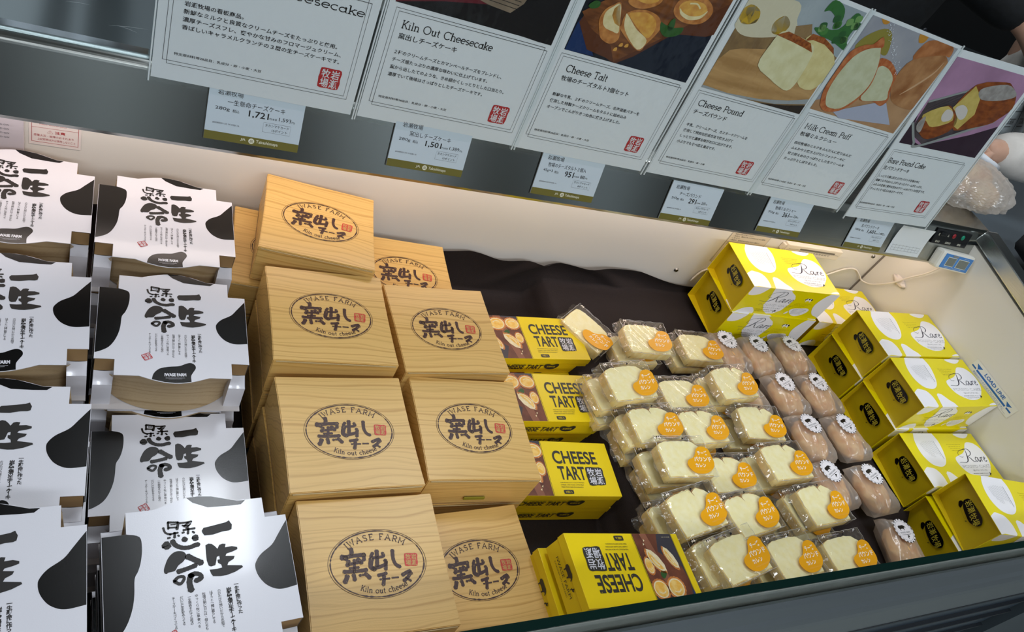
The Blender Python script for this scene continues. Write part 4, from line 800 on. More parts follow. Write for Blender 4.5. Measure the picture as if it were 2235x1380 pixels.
    per = [topf(u / 14, 0) for u in range(15)] + [topf(1, v / 10) for v in range(1, 11)] + [topf(1 - u / 14, 1) for u in range(1, 15)] + [topf(0, 1 - v / 10) for v in range(1, 11)]
    for i in range(4):
        q = per[(0, 14, 24, 38)[i]:(15, 25, 39, 49)[i]]; q = [Vector(p) + Vector((0, 0, .0006)) for p in q]; mb.tube(q, [.0002] + [.00042 + .0002 * math.sin(j * 1.7 + ph[i]) for j in range(len(q) - 2)] + [.0002], wrapedge, 5, False)  # folded film edges, whitened so crisp highlight lines sit in the colour
    mb.build('wrapper', root)
    # loose film ends at the left and back
    mb = MB(); k1 = rnd.uniform(.004, .011)
    mb.grid(lambda u, v: (-hw - k1 * v * (1 + .3 * math.sin(u * 9 + ph[5])), -hl + .004 + (SL_ - .006) * u, -.004 - .010 * v * u - .006 * (1 - u) * v + .002 * math.sin(u * 14) * v), 14, 4, wrapc)
    mb.grid(lambda u, v: (-hw + .004 + (SW_ - .008) * u, hl + .003 * v, -.002 - .014 * v + .0016 * math.sin(u * 23 + ph[1]) * v), 16, 3, wrapc)
    mb.build('wrapper_end', root)
    # what is printed and stuck on the wrap
    mb = MB(); A = Art(mb, Matrix.Translation((0, 0, .0016)))
    blob_cow(A, -42, 25.6, .5, wrapink, stwhite, 0)
    A.text('IWASE FARM From', haze if variant == 1 else wrapink, -29, 27.2, 1.6, 25); A.text('Sunagawa Hokkaido', wrapink, -27, 24.8, 1.3, 25); isle(A, 2, 24.2, .8, wrapink)
    mb.build('wrap_print', root)
    mb = MB(); A = Art(mb, Matrix.Translation((0, 0, .0017)))
    st = [(x - 1.5, y) for x, y in D['s_st']]; A.poly(st, orange, 0, True, 4)
    for t, x, y, h, w_ in (('チーズ', 20.5, 0, 7.2, 18), ('パウンド', 9.5, -9.8, 7.6, 32), ('カレン', 8, -18.6, 6.2, 19)): A.text(t, stwhite, x, y, h, w_, bold=.03, rot=-1)
    A.text('CHEESE POUND CAKE', mat('sticker_small', '#f7c060', .4), 8, -23.5, 1.6, 26)
    mb.build('sticker', root)
    mb = MB(); A = Art(mb, frame((-hw + .002, -hl + .0002, 0), (1, 0, 0), (0, 0, 1))); A.line([(2, -18), (4.6, -18), (4.6, -15), (2, -15), (2, -18)], .35, wrapink); A.line([(2.6, -14), (4, -14)], .5, wrapink); mb.build('mark', root)
    return root
packs = [slice_pack(i) for i in range(3)]; first = [True] * 3
def put_slice(v, M, label):
    M = M @ Matrix.Diagonal((1.045, 1.07, 1, 1))
    if first[v]: o = packs[v]; o.matrix_world = M; first[v] = False
    else: o = copy_tree(packs[v], M)
    tag(o, label, 'cake slice', 'wrapped pound cake slices')
S_ = [  # name, pose, variant, how many below, label
 ((.757, .716, -.7975, -55, 2, -1), 1, 0, 'back left, turned askew by a tart box'),
 ((.8431, .6762, -.7646, -2.8, 4, -1), 1, 2, 'back row, second from left, against the black cloth'),
 ((.9705, .6702, -.7737, -.9, 1, 2), 1, 1, 'back row, beside the first puff bag'),
 ((.7399, .5646, -.7411, 6.4, 5, 0), 1, 2, 'second row, leftmost, beside the second tart box'),
 ((.866, .561, -.7680, 1, 1, 0), 1, 1, 'second row, sunk between its two neighbours'),
 ((.9709, .5709, -.7464, 5.4, 3, 1), 2, 2, 'second row, overlapping a cream puff bag'),
 ((.7675, .498, -.7588, 2.2, 1, -1), 0, 2, 'third row, left, with brown burst crust'),
 ((.86, .4902, -.7558, 3.9, 0, 3), 0, 2, 'third row, middle, with dark crack in the crust'),
 ((.9987, .497, -.7601, -4.9, 3, 0), 2, 2, 'third row, right, showing its crumb side'),
 ((.7789, .4281, -.7435, -1.7, 2, 0), 1, 3, 'fourth row, left, raised on top of others'),
 ((.880, .412, -.7705, 0, 0, 0), 0, 1, 'fourth row, middle, low with a cracked crust'),
 ((.9801, .4113, -.7401, 1.1, -1, 0), 2, 3, 'fourth row, right, next to the cream puffs'),
 ((.7514, .3434, -.7405, 9.1, 2, -2), 2, 3, 'fifth row, left, tilted, above the upside-down tart box'),
 ((.8451, .3304, -.7361, 8.4, -1, 1), 0, 3, 'fifth row, middle, with dark crust'),
 ((.9975, .3316, -.733, 3.8, 1, 1), 2, 3, 'fifth row, right, rounded side showing'),
 ((.7838, .2713, -.7361, 10.4, -2, -2), 1, 3, 'front row, left, topmost by the upside-down tart box'),
 ((.8953, .2635, -.7454, 4.7, 0, 1), 1, 3, 'front row, middle, touching the glass'),
 ((1.008, .2545, -.7452, 2.5, 0, -1), 1, 2, 'front row, right, beside the bare cloth')]
for (x, y, z, yaw, tx, ty), v, nb, lab in S_:
    put_slice(v, pose(x, y, z, yaw, tx, ty), 'wrapped cake slice with orange sticker, ' + lab)
    z0 = -.8225 + SH + .0008; zz = [z0 + i * (SH + .0016) for i in range(6)]; zz = [q for q in zz if q < z - SH * .8][::-1]
    for i, q in enumerate(zz[:3]):
        put_slice((v + i + 1) % 3, pose(x - (.010, .004, .012)[i] + random.uniform(-.004, .003), y + (.004, -.006, .006)[i] + random.uniform(-.002, .002), q, yaw * .5 + random.uniform(-4, 4), 0, 0), 'wrapped slice %s the one at %s' % (('just beneath', 'two below', 'three below')[i], ','.join(lab.split(',')[:2]) if len(lab.split(',')[0].split()) < 4 else lab.split(',')[0]))
# ---------------------------------------------------------------- cream puffs in frosted bags
frost = film('frosted_bag', .11, '#fbf4ea', .2, .33, '#f3ebe4', (40, .5)); puffm = mottled('puff_crust', '#d2923e', '#f6d9a4', 75, .55, pos=(.3, .7), bump=.5); rough_st = mat('sticker_paper', '#f4f0f4', .4)
def puff_pack(variant):
    rnd = random.Random(variant + 50); root = bpy.data.objects.new('bagged_cream_puff', None); COL.objects.link(root); root.empty_display_size = .02
    mb = MB(); bm = bmesh.new(); bmesh.ops.create_icosphere(bm, subdivisions=4, radius=1)
    ph = [rnd.uniform(0, 6) for _ in range(5)]
    for v in bm.verts:
        c = v.co.copy(); r = 1 + .05 * math.sin(5 * c.x + ph[0]) * math.sin(4 * c.y + ph[1]) + .035 * math.sin(11 * c.y + 7 * c.x + ph[2]) + .02 * math.sin(17 * c.x - 13 * c.z + ph[3])
        r -= .09 * math.exp(-(c.x * .6 + .2 * math.sin(c.y * 3)) ** 2 / .02) * max(0, c.z)
        v.co = Vector((c.x * .0325 * r, c.y * .041 * r - .003, c.z * .018 * r - .0205))
    mb.bm(bm, puffm, None, True); mb.build('puff', root)
    mb = MB(); W_, L_ = .072, .094
    def f(sg):
        def g_(u, v):
            x = (u - .5) * W_; y = (v - .5) * L_; e = (1 - (2 * u - 1) ** 4) * (1 - (2 * v - 1) ** 4); q = math.sqrt(max(0, e))
            fold = .0016 * math.sin(13 * u + 5 * v + ph[0]) + .0012 * math.sin(31 * u - 12 * v + ph[1]) + .0022 * abs(math.sin(9 * v + 3 * u + ph[2])) * (1 if v < .3 else .3)
            return (x * (1 - .05 * math.sin(v * 3)), y, -.0205 + sg * .0195 * q ** .55 + fold * q * (1 if sg > 0 else 0))
        return g_
    mb.grid(f(1), 24, 28, frost); mb.grid(f(-1), 8, 8, frost); mb.build('bag', root)
    mb = MB(); cx, cy = -.002, .020; z = f(1)(.5 + cx / W_, .5 + cy / L_)[2]; z1 = f(1)(.5 + cx / W_, .5 + (cy + .02) / L_)[2]; z0 = f(1)(.5 + cx / W_, .5 + (cy - .02) / L_)[2]
    M = Matrix.Translation((cx, cy, max(z, z0, z1, .0) + .0015)) @ Matrix.Rotation(math.atan2(z1 - z0, .04) * .5, 4, 'X') @ Matrix.Rotation(math.radians(14), 4, 'Z')
    A = Art(mb, M); cir = lambda r, n=40: [(r * math.cos(2 * math.pi * i / n), r * math.sin(2 * math.pi * i / n)) for i in range(n)]
    A.M = A.M @ Matrix.Scale(1.14, 4); A.poly(cir(19), rough_st, 0)
    for i in range(18):
        a0 = i * 20; A.line([(18.1 * math.cos(math.radians(a)), 18.1 * math.sin(math.radians(a))) for a in range(a0, a0 + 11, 2)], 1.5, ink, 1)
    A.line([(15.6 * math.cos(math.radians(a)), 15.6 * math.sin(math.radians(a))) for a in range(0, 361, 9)], .3, greyink, 1)
    blob_cow(A, -9.5, .5, .85, ink, None, 1); A.text('IWASE FARM', greyink, -11, -4, 2.6, 22); A.line([(-11, -6), (11, -6)], .5, ink); isle(A, -1, -12, 1.0, ink)
    mb.build('round_sticker', root)
    return root
puffs = [puff_pack(i) for i in range(3)]; pf = [True] * 3
for i, (x, y, z, yaw, lab) in enumerate(((1.043, .665, -.770, 6, 'back row, leftmost of three'), (1.122, .660, -.770, 4, 'back row, middle'), (1.216, .663, -.770, 4, 'back row, rightmost, beside the gold box end'),
        (1.128, .568, -.768, 6, 'second row, left'), (1.221, .570, -.768, 5, 'second row, right'), (1.122, .474, -.766, -1, 'third row, left, with a dark side gap'), (1.218, .473, -.766, 3, 'third row, right'),
        (1.110, .383, -.770, 8, 'fourth row, left, partly under a slice bag'), (1.203, .370, -.768, 4, 'fourth row, right'), (1.203, .268, -.778, -14, 'alone at the front, touching the glass'), (1.035, .572, -.775, 3, 'second row, half covered by a cake slice'))):
    v = i % 3; M = pose(x, y, z, yaw, 0, 0)
    if pf[v]: o = puffs[v]; o.matrix_world = M; pf[v] = False
    else: o = copy_tree(puffs[v], M)
    tag(o, 'cream puff in frosted bag, ' + lab, 'cream puff', 'bagged cream puffs')
# ---------------------------------------------------------------- posters on the hood
tagm = mat('tag_card', '#c9d6df', .35); olive = mat('tag_olive', '#70692a', .4); tagback = mat('tag_back', '#3a3a34', .6); tagw = mat('tag_white', '#e8e6d0', .4)
sleeve = film('poster_sleeve', .03, '#fbfdfd', .05, bumps=(25, .35)); pdark = mat('print_dark', '#0e1118', .3)
t6 = math.radians(6); T6 = (0, math.sin(t6), math.cos(t6))
c_ = lambda n, h: mat('print_' + n, h, .35)
def photo3(A):
    A.rect(13, 135.5, 206, 291, c_('night', '#10131c')); A.poly(D['p_P3blue'] , c_('night_blue', '#16305f'), 1); A.poly(D['p_P3board'], c_('board_edge', '#5a3018'), 2); A.poly(D['p_P3bt'], mottled('print_board', '#8a5428', '#5e3418', 60, .35, stretch=(.4, 2, 1)), 3)
    A.poly([(90, 136), (206, 136), (206, 200), (150, 190), (110, 150)], c_('night2', '#121a2a'), 4)
    A.poly([(60, 250), (206, 290), (206, 250), (120, 226)], c_('night3', '#1a1c22'), 4)
    cr = mottled('print_pastry', '#c98a48', '#a8662e', 120, .35); ye = mottled('print_egg', '#dfae50', '#c98a3a', 90, .35); cm = mottled('print_cream2', '#e9dcae', '#d8c890', 90, .35)
    for k, m in (('h1', cr), ('h1c', cm), ('h1b', ye), ('h2', cr), ('h2f', cm), ('h2t', ye), ('t3', cr), ('t3i', ye), ('t4', cr)): A.poly(D['p_P3' + k], m, 5 + len(k), k not in ('h1b',), 4)
    A.line([(140, 221), (146, 216), (160, 214), (174, 219), (180, 228)], [1, 4, 5, 4, 1], cm, 9, True); A.line([(150, 230), (160, 232), (168, 228)], 2, cm, 9, True)
    A.poly([(72, 216), (84, 223), (100, 226), (106, 221), (92, 214)], ye, 8, True)
    for k in ('lf', 'lf2', 'lf3'): A.poly(D['p_P3' + k], c_('mint', '#2f5a24'), 9, True, 4)
    for x, y in ((77, 150), (82, 157), (90, 158)): A.poly([(x, y), (x + 5, y + 1), (x + 4, y + 5), (x + 1, y + 4)], ye, 8, True)
def photo4(A):
    A.rect(13, 135.5, 206, 291, mottled('print_sky', '#a4afb4', '#8f9ba2', 12, .35)); wd = mottled('print_pale_wood', '#c09a66', '#a57f4e', 40, .35, stretch=(.3, 2, 1))
    A.poly([(13, 135.5), (206, 135.5), (206, 225), (150, 240), (60, 236), (13, 226)], mottled('print_old_wood', '#7a6142', '#8d734c', 60, .35), 1)
    A.poly([(13, 150), (14, 176), (24, 192), (40, 198), (80, 207), (120, 206), (206, 180), (206, 160), (170, 150), (120, 141), (60, 137), (13, 139)], wd, 2)
    A.poly([(13, 139), (60, 137), (120, 141), (170, 150), (206, 160), (206, 152), (150, 140), (90, 135.5), (13, 135.5)], c_('board_rim', '#9aa0a2'), 3); A.poly([(120, 135.5), (206, 135.5), (206, 150), (170, 142)], c_('dark_table', '#2e241c'), 4)
    for k, m in (('pk', c_('packet', '#cfc9ae')), ('yel', c_('lemon', '#d9b232')), ('yel2', c_('lemon', '#d9b232')), ('leaf', c_('ivy', '#356b33')), ('leaf2', c_('ivy', '#356b33'))): A.poly(D['p_P4' + k], m, 4, True, 4)
    for i in range(16): x, y = random.uniform(140, 200), random.uniform(236, 286); A.poly([(x, y), (x + 9, y + 3), (x + 12, y - 4), (x + 3, y - 8)], c_('ivy%d' % (i % 3), ('#2c5a2e', '#47803c', '#6f9a58')[i % 3]), 5, True)
    A.poly([(104, 246), (128, 255), (140, 240), (112, 230)], c_('box_wood', '#8f7550'), 5)
    A.poly(D['p_P4s2'], mottled('print_crumb2', '#dcd29a', '#cfc184', 60, .35), 6, True, 3); A.poly(D['p_P4c2'], mottled('print_burnt', '#a8622c', '#7a3c18', 200, .35), 7); A.poly(D['p_P4s1'], mottled('print_crumb', '#dddab2', '#d2cd9e', 60, .35), 8, True, 3); A.poly(D['p_P4c1'], mottled('print_burnt', '#a8622c', '#7a3c18', 200, .35), 9)
def photo5(A):
    A.rect(9, 148, 212, 294, mottled('print_lilac', '#8f939e', '#a3a4aa', 14, .35)); K = lambda k, m, l, s=True: A.poly(D['p_P5' + k], m, l, s, 3)
    A.poly([(9, 148), (212, 146), (212, 205), (190, 196), (120, 200), (60, 186), (9, 162)], mottled('print_table5', '#b8916a', '#a67f5a', 30, .35), 1)
    K('yg', c_('olive_blur', '#8d8438'), 2); K('or', c_('orange_blur', '#c0872c'), 2); K('or2', c_('orange_blur', '#c0872c'), 2)
    bn = mottled('print_bun', '#b87a4a', '#96582c', 50, .35); K('br2', bn, 3); K('br1', mottled('print_bun2', '#b98a5c', '#8f5a30', 30, .35), 4)
    A.line([(160, 205), (178, 225), (196, 250), (200, 268)], [1, 4, 3, 1], c_('bun_light', '#c9a27c'), 5, True)
    K('napkin', c_('napkin', '#aab0c4'), 5, False); cr = mottled('print_crust5', '#a8552a', '#c07a4a', 120, .35); cm = mottled('print_whip', '#c9ccae', '#bdbf9c', 80, .35)
    K('bun2', cr, 6); K('cr2', cm, 7); K('bun1', cr, 8); K('cr1', cm, 9)
    gl = mat('foil_glint', '#e8f0f6', .2)
    for i in range(60):
        t = random.random(); x = 46 + 78 * t + random.gauss(0, 3); y = 288 - 58 * t + random.gauss(0, 3); A.poly([(x, y), (x + random.uniform(.4, 1.6), y + .5), (x + .8, y + random.uniform(.6, 2)), (x - .2, y + 1)], gl, 10)
def photo6(A):
    A.rect(11, 140, 200, 286, mottled('print_pink', '#9a7592', '#b087a8', 14, .35)); K = lambda k, m, l, s=True: A.poly(D['p_P6' + k], m, l, s, 3)
    A.poly([(11, 140), (200, 140), (200, 200), (150, 176), (60, 142), (42, 146), (16, 176), (11, 190)], c_('plum', '#33202e'), 1)
    K('pan', mottled('print_pan', '#3a3234', '#55494e', 30, .35), 2, False)
    for i in range(7): A.line([(14 + i * 12, 196 + i * 4), (60 + i * 14, 232 + i * 3)], .5, c_('wire', '#1c171a'), 3)
    A.line(D['p_P6rim'], 3.5, c_('pewter', '#8f9593'), 4); A.line(D['p_P6rim2'], 4.5, c_('pewter', '#8f9593'), 4, True)
    lf = mottled('print_loaf', '#96501f', '#6e3413', 60, .35, stretch=(1, 2, 1)); K('loaf', lf, 6); K('face', mottled('print_yolk', '#cdb868', '#bba452', 60, .35), 7, False); K('sug', mottled('print_sugar', '#a4a09c', '#8c8682', 90, .35), 8); K('cr', c_('cream6', '#cfc9c4'), 9)
    K('pc', lf, 7); K('pf', mottled('print_yolk', '#cdb868', '#bba452', 60, .35), 8); A.poly([(62, 208), (78, 206), (84, 194), (70, 188), (60, 196)], c_('cream6', '#cfc9c4'), 9, True); A.poly([(21, 176), (27, 190), (34, 180), (38, 164), (28, 166)], mottled('print_sugar', '#a4a09c', '#8c8682', 90, .35), 9, True)
def photo2(A):
    A.rect(9, 136, 206, 291, c_('black2', '#0d0b0d')); A.poly([(9, 136), (60, 150), (110, 160), (60, 291), (9, 291)], c_('wine', '#5e1a24'), 1); A.poly([(40, 143), (206, 134), (206, 200), (120, 158)], c_('black3', '#120e10'), 2)
    A.poly([(92, 164), (112, 160), (140, 158), (152, 172), (160, 200), (110, 220), (80, 190)], mottled('print_newsprint', '#8a7a66', '#756655', 40, .35), 3)
    for i in range(6): A.line([(96 + i, 166 + i * 4.5), (146 + i, 164 + i * 4.5)], .7, ink, 4)
    A.poly([(100, 186), (122, 178), (130, 200), (110, 216)], c_('cheese2', '#d8bd62'), 5, True)
def photo1(A):
    A.rect(9, 136, 206, 291, c_('warm1', '#8a6a48')); A.poly([(60, 170), (150, 170), (170, 230), (100, 260), (40, 220)], c_('cheese1', '#e0cc88'), 1, True)
POST = [
 ('first', .037, 'Ultimate Cheesecake', 176, None, 0, ('岩瀬牧場の看板商品。', '新鮮なミルクと良質なクリームチーズをたっぷりと使用。', '濃厚チーズスフレ、爽やかな甘みのフロマージュクリーム、', '香ばしいキャラメルクランチの３層の生チーズケーキです。'), '特定原材料等28品目：乳成分・卵・小麦・大豆', photo1, 'poster of a cheesecake, leftmost on the hood, cut off above its text'),
 ('second', .2555, 'Kiln Out Cheesecake', 113, '窯出しチーズケーキ', 71, ('２種のクリームチーズとカマンベールチーズをブレンドし、', 'チーズ感たっぷりの濃厚な味わいに仕上げています。', '窯から出したてのような、きめ細かくしっとりとした口当たり。', '濃厚でいて後味はさっぱりとしたチーズケーキです。'), '特定原材料等28品目：乳成分・卵・小麦・大豆', photo2, 'poster headed Kiln Out Cheesecake below a dark photo'),
 ('third', .4665, 'Cheese Talt', 63, '牧場のチーズタルト3個セット', 105, ('新鮮な牛乳、２種のクリームチーズ、北海道産バターを', '使用した特製チーズクリームをタルトに詰め込み', 'オーブンでこんがりきつね色に焼き上げました。'), '特定原材料等28品目：乳成分・卵・小麦・大豆', photo3, 'poster headed Cheese Talt with photo of tarts on a board'),
 ('fourth', .6885, 'Cheese Pound', 85, 'チーズパウンド', 62, ('牛乳、クリームチーズ、カスタードクリームを', '使用して特別な焼成方法で焼き上げて', 'しっとりと濃厚な味がお口に広がります。', '小ぶりでも食べ応え満点です。'), '特定原材料等28品目：乳成分・卵・小麦', photo4, 'poster headed Cheese Pound with photo of cake slices on wood'),
 ('fifth', .897, 'Milk Cream Puff', 104, '牧場ミルクシュー', 82, ('自社牧場のミルクをふんだんに練り込んだ', 'ふんわりと焼き上げたシフォンケーキに', '甘さ控えめのさっぱりとした生クリームを', 'たっぷりとしぼりました。'), '特定原材料等２８品目：乳成分・卵・小麦・大豆', photo5, 'poster headed Milk Cream Puff with photo of cut cream buns'),
 ('sixth', None, 'Rare Pound Cake', 90, '生パウンドケーキ', 60, ('しっとり食感に焼き上げたパウンド生地の中に', '新鮮ミルクのおいしさがつまったクリームがたっぷり。', 'ふわふわ生地と素朴な甘みのクリームのバランスが抜群です。', 'ずっしりと食べ応えのあるケーキです。'), '特定原材料等28品目：乳成分・卵・小麦・大豆', photo6, 'poster headed Rare Pound Cake, rightmost, with a pink photo')]
for k, (nm, x0, title, tw, sub, sw, body, allg, ph, lab) in enumerate(POST):
    if x0 is not None: M = frame(P3(x0, .7485 + .0011 * (k % 2), -.4825), (1, 0, 0), T6)
    else: M = frame(P3(1.122, .7375, -.485), (.997, -.039, .068), (-.062, .143, .988))
    mb = MB(); W_, H_ = (.2105, .299) if x0 is not None else (.205, .297); y0 = -.004
    def sheet(u, v, off=0.0, W_=W_, y0=y0, k=k, x0=x0):
        x = W_ * u + .003; y = y0 + (.297 - y0) * v
        z = -.0003
        return (x, y, z + off)
    mb.grid(lambda u, v: sheet(u, v), 6, 6, paper, False); mb.box((.003, y0, -.0012), (W_ + .003, .297, -.0005), paper)
    A = Art(mb, Matrix.Translation((0, 0, -.0002)), clip=(9, 135, 208, 292)); dx = 0 if k != 5 else -4; sx = 1 if k != 5 else .93
    ph(A); A.clip = None
    dy = -1 if k != 4 else 10
    if k == 5: dy = -4
    fr = lambda a, b, c, d: A.line([(a, b), (c, b), (c, d), (a, d), (a, b)], .45, ink, 1)
    R_ = 200 if k != 5 else 186
    fr(12 + dx * .5, 17.5, R_, 131.6 + dy); fr(16 + dx * .5, 14, R_ + 4, 128.3 + dy)
    ty = 110 if k < 4 else (118 if k == 4 else 104); tx_ = 23 + (0 if k != 5 else -8)
    if k == 0: ty = 111; tx_ = 24
    A.slab(title, ink, tx_ + (4 if k == 2 else 0), ty, 8.6, 1.0, w_=tw)
    if sub: A.text(sub, ink, tx_ + (3 if k == 2 else 0), ty - 12.5, 7.0, sw, bold=.01)
    by = (77.5, 80, 76, 78, 91, 77)[k]; st = (8.1, 9.0, 8.9, 9.0, 9.3, 8.4)[k]
    wmax = max(len(b) for b in body); bw = (160, 147, 138, 118, 132, 128)[k]
    for i, b_ in enumerate(body): A.text(b_, ink, tx_ + (1 if k else 2), by - i * st, 4.9 if k else 5.2, bw * len(b_.rstrip('。、')) / max(len(q.rstrip('。、')) for q in body), bold=.012)
    A.text(allg, ink, tx_ - 2, 24.5, 3.1, 86 * len(allg) / 22, bold=.01)
    sx0 = (168, 164, 167, 160, 163, 150)[k]
    A.seal([(sx0, 46.5), (sx0 + 24, 46.5), (sx0 + 24, 22.5), (sx0, 22.5)], red, paper, 1)
    o = mb.build('poster'); o.matrix_world = M; tag(o, lab, 'poster')
    mb = MB()
    mb.grid(lambda u, v: (-.001 + (W_ + .009) * u, y0 - .006 + (.304 - y0) * v, .0022 + .0007 * math.sin(u * 9 + k) * math.sin(v * 7) + (.004 * max(0, u - .85) * 6 * (1 - v) ** 4 if k == 5 else 0)), 14, 14, sleeve)
    s = mb.build('clear_sleeve', o)
    mb = MB()
    for x in (.0005, W_ + .0055): mb = MB(); mb.box((x, y0 - .005, -.0014), (x + .0015, .299, .0004), mat('sleeve_seam', '#dfe6e8', .2), None); mb.build('sleeve_seam', o)
# ---------------------------------------------------------------- price tags
a18 = math.radians(18); T18 = (0, math.sin(a18), math.cos(a18))
FACE = frame(P3(0, .73, -.551), (1, 0, 0), T18)     # plane of the hood's front face
TG = ((.0971, .011, '一生懸命チーズケーキ', '280g', '1,721', '1,593', '15', 'leftmost'), (.307, .014, '窯出しチーズケーキ', '280g', '1,501', '1,389', '13', 'second from left'), (.516, .008, '牧場のチーズタルト３個入', '45g×3', '951', '880', '8', 'third from left'),
      (.746, .001, 'チーズパウンド', '50g', '291', '269', '2', 'fourth from left'), (.950, .006, '牧場ミルクシュー', '70g', '361', '334', '3', 'fifth from left'), (1.172, .003, '生パウンドケーキ', '380g', '1,601', '1,482', '14', 'sixth from left'))
for x, t, nm, g_, pr_, ex_, pt_, lab in TG:
    mb = MB(); w_, h_ = 102, 62.5
    mb.box((0, 0, .0006), (.102, .0625, .0016), tagm); mb.box((-.001, -.0005, .0003), (.100, .062, .0006), tagback)
    A = Art(mb, Matrix.Translation((0, 0, .0016)))
    A.rect(0, 0, w_, 9.5, olive); A.text('JR', tagw, 38, 3, 3.6, 6); A.poly([(50 + 3.2 * math.cos(i / 3), 4.8 + 3.2 * math.sin(i / 3)) for i in range(19)], tagw, 1); A.text('高', olive, 48, 2.9, 3.8, 4, lay=2); A.text('Takashimaya', tagw, 55, 2.4, 4.6, 24, bold=.01)
    A.text('岩瀬牧場', ink, 9, 51, 6.4, 26); A.text(nm, ink, 20 if len(nm) < 12 else 13, 41.5, 6.2, min(62, 6.1 * len(nm))); A.text(g_, ink, 8, 33.5, 4.6, 15); A.text('税込', ink, 26, 33.6, 3.6, 7)
    pw = 4.6 * len(pr_) - (1.5 if ',' in pr_ else -1); A.text(pr_, ink, 43, 31.2, 8.2, pw, bold=.012); bx = 43.8 + pw; A.text('円(本体', ink, bx, 32.3, 2.8, 8.5); A.text(ex_, ink, bx + 10.5, 32.4, 4.8, 2.9 * len(ex_) - 1); A.text('円)', ink, bx + 10.3 + 2.9 * len(ex_), 32.4, 2.6, 3.6)
    A.text('タカシマヤカード', ink, 62, 24.5, 3.2, 26); A.text(pt_ + 'ポイント', ink, 70, 19.5, 3.2, 17); A.line([(60, 18), (90, 18), (90, 29), (60, 29), (60, 18)], .2, greyink); A.text('#0288001:55 M-02B-16', greyink, 7, 18.5, 2, 28)
    o = mb.build('price_tag'); o.matrix_world = FACE @ Matrix.Translation((x, t, .0004)); tag(o, 'price tag reading %s yen, %s on the hood' % (pr_, lab), 'price tag', 'price tags on the hood')
# ---------------------------------------------------------------- things on the hood's right end and the liner
mb = MB(); A = Art(mb, Matrix.Translation((0, 0, .0006)))
def fp(u, v): return (.100 * u + .004 * math.sin(v * 2) * (1 - u) * 0, .059 * v, .0006 + .006 * v ** 3)
mb.grid(fp, 6, 6, paper, True)
for i in range(7): A.line([(8, 8 + i * 5.2), (92, 8 + i * 5.2)], .3, ink, 1)
for i in range(9): A.line([(8 + i * 10.5, 8), (8 + i * 10.5, 39.2)], .3, ink, 1)
A = Art(mb, Matrix.Translation((0, 0, .0022))); A.text('温度チェック表　売場　記入して下さい', ink, 12, 43, 2.6, 76); A.text('清掃　点検　担当', ink, 16, 49, 3.2, 40)
o = mb.build('check_sheet'); o.matrix_world = FACE @ Matrix.Translation((1.2945, .004, .0006)); tag(o, 'white check sheet with a printed grid, stuck right of the price tags', 'form')
mb = MB(); mb.box((0, 0, 0), (.113, .031, .0025), mat('black_plastic', '#15171a', .25), bev=.0008); A = Art(mb, Matrix.Translation((0, 0, .0026)))
A.text('電', tagw, 9, 17, 5, 4); A.text('入', tagw, 38, 17, 5.5, 5)
A.text('蛍光灯', tagw, 10, 3, 4.2, 14); A.text('温度設定', tagw, 42, 3, 4.2, 18); A.text('運転', tagw, 82, 3, 4.2, 12)
o = mb.build('switch_panel'); o.matrix_world = FACE @ Matrix.Translation((1.405, .0385, .0002)); tag(o, 'black switch panel with red and green lamps on the hood', 'switch panel')
for xx, c in ((.0585, '#8c1c24'), (.088, '#0f8a6a')):
    mb = MB(); bm = bmesh.new(); bmesh.ops.create_uvsphere(bm, u_segments=16, v_segments=8, radius=.0052)
    for v in bm.verts: v.co = Vector((v.co.x + xx, v.co.y + .0205, v.co.z * .4 + .0028))
    mb.bm(bm, mat('lamp' + c, c, .15), None, True); l = mb.build('indicator_lamp', o); l['label'] = ('red' if c == '#8c1c24' else 'green') + ' indicator lamp'
mb = MB(); mb.box((.012, .018, .002), (.028, .026, .006), mat('black_plastic', '#15171a', .25), bev=.001); mb.build('toggle', o)
mb = MB(); mb.box((0, 0, 0), (.112, .038, .020), mat('white_plastic', '#e6e4da', .35), bev=.005)
o = mb.build('thermometer'); o.matrix_world = FACE @ Matrix.Translation((1.431, -.0035, .0008)) @ Matrix.Rotation(math.radians(-3), 4, 'Z'); tag(o, 'white digital thermometer with blue face and two grey screens', 'thermometer')
mb = MB(); mb.box((.010, .0035, .0195), (.106, .033, .0208), mat('blue_face', '#3f82c8', .35), bev=.001); A = Art(mb, Matrix.Translation((0, 0, .0208))); A.text('INDOOR  OUTDOOR', tagw, 24, 5, 1.4, 60); A.text('MAX / MIN', tagw, 74, 29.6, 1.3, 16); mb.build('face', o)
for a, b in ((.023, .050), (.060, .094)):
    mb = MB(); mb.box((a - .001, .0085, .0205), (b + .001, .0275, .0211), tagw); mb.box((a, .0095, .0208), (b, .0265, .0214), mat('lcd', '#6f7670', .2)); mb.build('screen', o)
mb = MB(); mb.box((.034, .0285, .0205), (.053, .0325, .0212), mat('silver_key', '#aab0b4', .3, .8)); mb.build('button', o)
